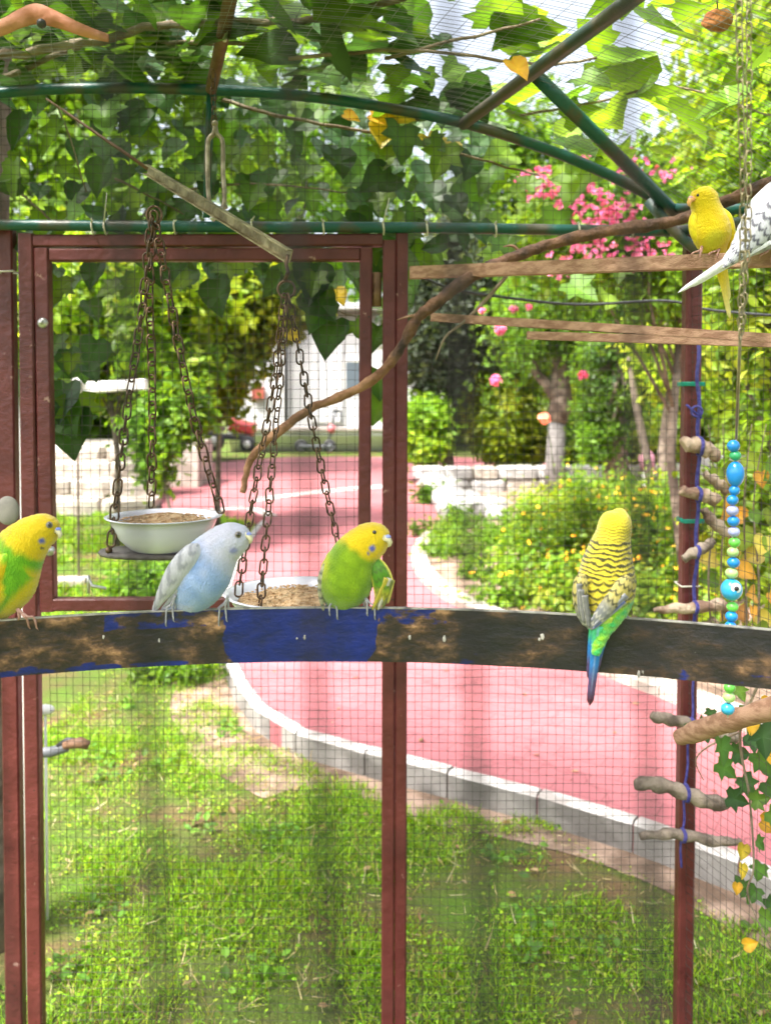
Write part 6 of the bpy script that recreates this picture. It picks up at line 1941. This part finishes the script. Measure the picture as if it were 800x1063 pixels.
# ------------------------------------------------------------------ low stone wall, terrace, white stones
def stone_mesh(seed, m_):
    mb = MB(); random.seed(seed); nx = 3
    bm = bmesh.new(); bmesh.ops.create_cube(bm, size=1.0)
    bmesh.ops.bevel(bm, geom=bm.edges[:], offset=.12, segments=1, affect='EDGES')
    for v in bm.verts: v.co += Vector((random.uniform(-1, 1), random.uniform(-1, 1), random.uniform(-1, 1))) * .045
    me = bpy.data.meshes.new('stone'); bm.to_mesh(me); bm.free(); me.materials.append(m_); return me
SM = [stone_mesh(i, M['stone']) for i in range(5)]
SMW = [stone_mesh(i + 9, M['stone_white']) for i in range(5)]
def boulder_mesh(seed, m_):
    bm = bmesh.new(); bmesh.ops.create_icosphere(bm, subdivisions=2, radius=.5)
    for v in bm.verts: v.co *= 1 + .38 * noise.noise(v.co * 2.2 + Vector((seed * 5, 0, 0)))
    me = bpy.data.meshes.new('boulder'); bm.to_mesh(me); bm.free(); me.materials.append(m_); return me
BMs = [boulder_mesh(i, M['stone_white']) for i in range(5)]
BMg = [boulder_mesh(i + 7, M['stone']) for i in range(4)]
def stone_wall(label, a, b, z0, h, rows, L, th, meshes, name='stone_wall'):
    a = Vector(a); b = Vector(b); t = thing(name, label, 'wall', (a.x, a.y, z0))
    d_ = b - a; d_.z = 0; tot = d_.length; d_.normalize(); ang = math.atan2(d_.y, d_.x)
    for r in range(rows):
        s = -L * (.5 if r % 2 else 0)
        while s < tot:
            l = L * random.uniform(.75, 1.2)
            c = a + d_ * (s + l / 2); hh = h / rows
            Mx = Matrix.Translation(Vector((c.x, c.y + random.uniform(-.02, .02), z0 + hh * (r + .5)))) @ Matrix.Rotation(ang + random.uniform(-.03, .03), 4, 'Z') @ Matrix.Diagonal((l * .97, th, hh * .95, 1))
            place('stone', random.choice(meshes), Mx, t)
            s += l
    return t
a = G(446, 512, .1); b = G(720, 509, .1)
stone_wall('low pale block wall behind the bed from the white stones to the right post', (a.x, a.y, 0), (b.x, b.y, 0), .1, .42, 2, .52, .3, SM + SMW[:2])
a = G(705, 509, .1); b = G(1000, 512, .1)
stone_wall('continuation of the low pale wall right of the post', (a.x + .3, a.y + .02, 0), (b.x, b.y, 0), .1, .55, 3, .5, .3, SMW)
# vent/dark drain in wall
ws = thing('stone_pile', 'heap of white boulders at the left end of the low wall', 'stones', G(480, 540, .1))
for k, (x, y, s) in enumerate(((452, 505, .55), (466, 522, .6), (478, 532, .55), (495, 530, .5), (508, 528, .45), (460, 512, .5), (486, 525, .5), (515, 533, .3), (470, 505, .45))):
    p = G(x, y + 6, .13)
    Mx = Matrix.Translation(p + Vector((0, 0, s * .22))) @ Matrix.Rotation(k * 1.3, 4, 'Z') @ Matrix.Diagonal((s, s * .8, s * .6, 1))
    place('boulder', BMs[k % 5], Mx, ws)
# stepped terrace on the left
ter = thing('stone_terrace', 'stepped pale stone terrace with boulders left of the young tree', 'terrace', G(110, 530, 0))
random.seed(4)
for r in range(4):
    pa = G(-60, 533, 0); y0 = pa.y + r * .5; x = pa.x
    xe = G(160 - r * 8, 533, 0).x
    while x < xe:
        l = random.uniform(.5, 1.1)
        Mx = Matrix.Translation(Vector((x + l / 2, y0 + random.uniform(-.06, .06), .11 + r * .21))) @ Matrix.Rotation(random.uniform(-.08, .08), 4, 'Z') @ Matrix.Diagonal((l * .97, .6, .23, 1))
        place('stone', random.choice(SM), Mx, ter); x += l
for k, (x, y, s) in enumerate(((62, 478, .5), (85, 470, .45), (100, 468, .4), (140, 468, .55), (120, 474, .35), (155, 478, .4), (70, 462, .4))):
    p = P(x, y, 14.0)
    place('boulder', BMs[k % 5] if k % 2 else BMg[k % 4], Matrix.Translation(p) @ Matrix.Rotation(k, 4, 'Z') @ Matrix.Diagonal((s * 1.2, s, s * .7, 1)), ter)
mb = MB(); mb.box((G(60, 530).x - 1.5, 14.6, .42), (6, 1.2, .82)); mb.build('fill', M['stone'], ter)
# kerb line in the left lawn
lk = thing('lawn_kerb', 'short pale kerb crossing the lawn behind the latch', 'kerb', G(80, 598, 0))
kerb(lk, [G(40, 599, .06), G(80, 598, .06), G(122, 597, .06)], .06, .12, .4, side=-1, mats=[M['stone'], M['stone']])
sh_ = thing('low_shrub', 'small green shrub below the left bowl', 'shrub', G(160, 622, 0))
cp, cc = crown_parts([((G(155, 622).x, G(155, 622).y, .13), (.34, .2, .14)), ((G(185, 615).x, G(185, 615).y, .14), (.25, .2, .14))], 2600, .05, MD, 'oval', .09, 40); link_mesh('foliage', np_mesh('foliage', *cp[:2], M['leaf'], cp[2]), sh_)
sh_ = thing('low_shrub', 'small leafy clump at the lawn edge where the path kerb bends', 'shrub', G(205, 705, 0))
cp, cc = crown_parts([((G(200, 706).x, G(200, 706).y, .07), (.3, .16, .08))], 1700, .04, BR, 'oval', .07, 26); link_mesh('foliage', np_mesh('foliage', *cp[:2], M['leaf'], cp[2]), sh_)

# ------------------------------------------------------------------ building
hd = 24.0
def hp(px_, py_, dd=0.0): return P(px_, py_, hd + dd)
bh = thing('building', 'white rendered garden building with a grey door panel and black downpipe', 'building', G(330, 468, 0.1))
x0, x1 = hp(236, 400).x, hp(470, 400).x
zt = hp(300, 322).z
mb = MB(); mb.box(((x0 + x1) / 2, hd + 3, zt / 2), (x1 - x0, 6, zt)); mb.build('wall', M['plaster'], bh)
mb = MB(); mb.box(((x0 + x1) / 2, hd + 2.9, zt + .08), (x1 - x0 + .5, 6.6, .16)); mb.build('roof', M['plaster_grey'], bh)
mb = MB(); mb.box(((x0 + x1) / 2, hd - .04, hp(300, 443).z - .06), (x1 - x0, .1, .1)); mb.build('ledge', mat('ledge', (0.35, 0.3, 0.28), (0.45, 0.4, 0.38), .8), bh)
dr = MB(); dr.box(((hp(322, 400).x + hp(356, 400).x) / 2, hd - .02, (hp(330, 352).z + hp(330, 440).z) / 2), (rad(34, hd), .08, hp(330, 352).z - hp(330, 440).z)); dr = dr.build('door', M['plaster_grey'], bh)
for k in range(4):
    mb = MB(); mb.box((hp(322 + 8.5 * k + 4, 400).x, hd - .07, (hp(330, 352).z + hp(330, 440).z) / 2), (rad(6.4, hd), .03, hp(330, 354).z - hp(330, 438).z)); mb.build('panel', M['plaster'], dr)
mb = MB(); mb.tube([hp(297, 330, -.1), hp(297, 442, -.1)], .05, 8); mb.build('downpipe', M['black'], bh)
mb = MB(); mb.box(hp(366, 390, -.02), (.5, .06, .9)); wn_ = mb.build('window', M['white_paint'], bh)
mb = MB(); mb.box(hp(366, 390, -.06), (.38, .02, .78)); mb.build('pane', M['glass'], wn_)
sg = MB(); sg.box(hp(268, 408, -.1), (rad(13, hd), .12, rad(13, hd))); tag(sg.build('wall_box', mat('brown_red', (0.3, 0.07, 0.05), (0.4, 0.1, 0.07), .6), None, hp(268, 408, -.1)), 'small brown red box mounted on the white building wall', 'box')

# scooter
sc = thing('scooter', 'grey kick scooter with pink stem parked against the white building', 'scooter', G(327, 468, .1))
sd_ = 22.6
def q_(x, y): return P(x, y, sd_)
for x in (313, 342):
    c = q_(x, 463); mb = MB(); mb.tube([c + Vector((.13 * math.cos(a), 0, .13 * math.sin(a))) for a in np.linspace(0, 6.283, 18)], .045, 8); wh = mb.build('wheel', M['black'], sc)
    mb = MB(); mb.tube([c + Vector((0, -.03, 0)), c + Vector((0, .03, 0))], .09, 12); mb.build('hub', M['grey_plastic'], wh)
mb = MB(); mb.beam(q_(314, 463), q_(337, 463), .16, .07, (0, 0, 1)); mb.build('deck', M['grey_plastic'], sc)
mb = MB(); mb.tube([q_(341, 460), q_(344, 446), q_(349, 426)], .035, 8); mb.build('stem', M['grey_plastic'], sc)
mb = MB(); mb.tube([q_(343, 449), q_(345, 441)], .1, 10); mb.build('stem_bag', mat('pink_bag', (0.7, 0.2, 0.22), None, .6), sc)
mb = MB(); mb.tube([q_(349, 427) + Vector((-.1, -.22, 0)), q_(349, 426), q_(349, 427) + Vector((.1, .22, 0))], .03, 8); mb.build('handlebar', M['black'], sc)
for s_ in (-1, 1):
    mb = MB(); c = q_(349, 427) + Vector((.1 * s_, .22 * s_, 0)); mb.tube([c, c + Vector((.02, .0, -.3))], .03, 6); mb.build('brake_cable', M['grey_plastic'], sc)

# red ride-on machine
mw = thing('ride_on_mower', 'red and black ride on mower parked left of the white building', 'mower', G(238, 470, .1))
md = 21.5
def m_(x, y, dy=0): return P(x, y, md + dy)
mb = MB(); mb.beam(m_(240, 440), m_(264, 446), .7, .32, (0, 0, 1), .08); mb.build('hood', M['red'], mw)
mb = MB(); mb.beam(m_(215, 452), m_(262, 454), .75, .12, (0, 0, 1)); mb.build('chassis', M['black'], mw)
mb = MB(); mb.beam(m_(216, 445), m_(232, 445), .55, .12, (0, 0, 1), .03); mb.beam(m_(216, 446), m_(214, 430), .5, .1, (1, 0, 0), .03); mb.build('seat', M['black'], mw)
mb = MB(); mb.tube([m_(243, 440), m_(237, 430)], .025, 6)
c = m_(236, 429); mb.tube([c + Vector((.12 * math.cos(a), .16 * math.sin(a), .09 * math.cos(a))) for a in np.linspace(0, 6.283, 16)], .02, 6); mb.build('steering_wheel', M['black'], mw)
for (x, y, r) in ((222, 458, .26), (257, 461, .19)):
    for s_ in (-1, 1):
        c = m_(x, y, s_ * .38); mb = MB(); mb.tube([c + Vector((0, -.09, 0)), c + Vector((0, -.07, 0)), c + Vector((0, .07, 0)), c + Vector((0, .09, 0))], [r * .8, r, r, r * .8], 18); wh = mb.build('wheel', M['black'], mw)
        mb = MB(); mb.tube([c + Vector((0, -.1, 0)), c + Vector((0, -.05, 0))], r * .5, 12); mb.build('rim', M['white_paint'], wh)

# white railing piece, teal lamp, left edge trunk and pipe, standpipe
rl = thing('white_rail', 'white painted rail with a slanting brace among the left trees', 'rail', G(110, 560, 0))
mb = MB(); mb.beam(P(78, 403, 7.2), P(152, 399, 7.2), .09, .1); mb.build('rail', M['white_paint'], rl)
mb = MB(); mb.beam(P(44, 376, 7.1), P(82, 402, 7.15), .14, .1); mb.build('brace', M['white_paint'], rl)
mb = MB(); mb.tube([P(78, 400, 7.25), P(82, 385, 7.25), P(68, 368, 7.25)], .05, 8); mb.build('bracket', M['white_paint'], rl)
mb = MB(); mb.tube([P(80, 403, 7.3), Vector((P(80, 403, 7.3).x, 7.3, 0))], .012, 8); mb.build('post', M['bark'], rl)
lp_ = thing('garden_lamp', 'teal lantern on a thin pole in front of the low wall', 'lamp', G(652, 520, .13))
ld = 12.6
c = P(651, 412, ld)
mb = MB(); mb.lathe(c, [(.0, .18), (.03, .16), (.09, .06), (.12, 0), (.05, -.02), (0.001, -.02)], 14); mb.build('cap', M['teal'], lp_)
mb = MB(); mb.lathe(c + Vector((0, 0, -.16)), [(.05, 0), (.07, .14), (.001, .14)], 12); mb.build('lantern', M['glass'], lp_)
mb = MB(); mb.tube([c, Vector((c.x, c.y, .1))], .022, 8); mb.build('pole', M['teal'], lp_)
wp = thing('wrapped_post', 'short white post with a pink top beside the teal lamp', 'post', G(672, 524, .13))
mb = MB(); mb.tube([P(673, 522, 11.2), P(672, 486, 11.2)], .07, 10); mb.build('shaft', M['white_paint'], wp)
mb = MB(); mb.tube([P(672, 487, 11.2), P(671, 474, 11.2), P(671, 468, 11.2)], [.085, .1, .05], 10); mb.build('top', mat('pink_top', (0.7, 0.32, 0.42), None, .6), wp)

tk = thing('old_tree', 'rough barked trunk at the extreme left edge behind the posts', 'tree', (P(-12, 700, 2.5).x, 2.5, 0))
mb = MB(); pts = [Vector((P(-14, 700, 2.5).x + .01 * math.sin(z * 3), 2.5, z)) for z in np.linspace(0, 3, 14)]; mb.tube(pts, [.085 - .01 * i / 14 for i in range(14)], 20)
for i in range(len(mb.v)):
    v = Vector(mb.v[i]); mb.v[i] = tuple(v + Vector((noise.noise(v * 14), 0, 0)) * .012)
mb.build('trunk', M['bark'], tk)
cp, cc = crown_parts([((P(-14, 0, 2.5).x, 2.5, 3.1), (.7, .5, .5))], 1500, .09, MD, 'oval', .2, 20); link_mesh('crown', np_mesh('crown', *cp[:2], M['leaf'], cp[2]), tk)
mb = MB(); mb.tube([(P(25, 700, 2.25).x, 2.25, 0), (P(25, 700, 2.25).x, 2.25, 1.6)], .009, 10); tag(mb.build('white_pipe', M['white_paint'], None, (P(25, 700, 2.25).x, 2.25, 0)), 'thin white upright pipe between the two left posts', 'pipe')
sp_ = thing('garden_tap', 'dark metal tap valve sticking out beside the left posts over the lawn', 'tap', P(40, 780, 2.3))
mb = MB(); mb.tube([P(24, 782, 2.3), P(52, 781, 2.3), P(70, 776, 2.3)], [.012, .014, .012], 10); mb.build('body', M['grey_plastic'], sp_)
mb = MB(); mb.tube([P(66, 774, 2.29), P(84, 771, 2.29), P(92, 774, 2.29)], [.01, .015, .012], 10); mb.build('spout', M['rust_pipe'], sp_)
mb = MB(); mb.tube([P(60, 775, 2.3), P(70, 768, 2.3), P(80, 769, 2.3)], .007, 8); mb.build('handle', M['black'], sp_)
mb = MB(); mb.tube([P(24, 782, 2.3), Vector((P(24, 782, 2.3).x, 2.3, 0))], .01, 8); mb.build('riser', M['grey_plastic'], sp_)
mb = MB(); mb.ball(P(47, 737, 2.6), .022, 12, 8, (1.3, 1, .7)); mb.tube([P(47, 740, 2.6), Vector((P(47, 740, 2.6).x, 2.6, 0))], .004, 6); tag(mb.build('garden_stake', M['white_paint'], None, (P(47, 740, 2.6).x, 2.6, 0)), 'small white knob on a thin stake above the lawn by the left post', 'stake')
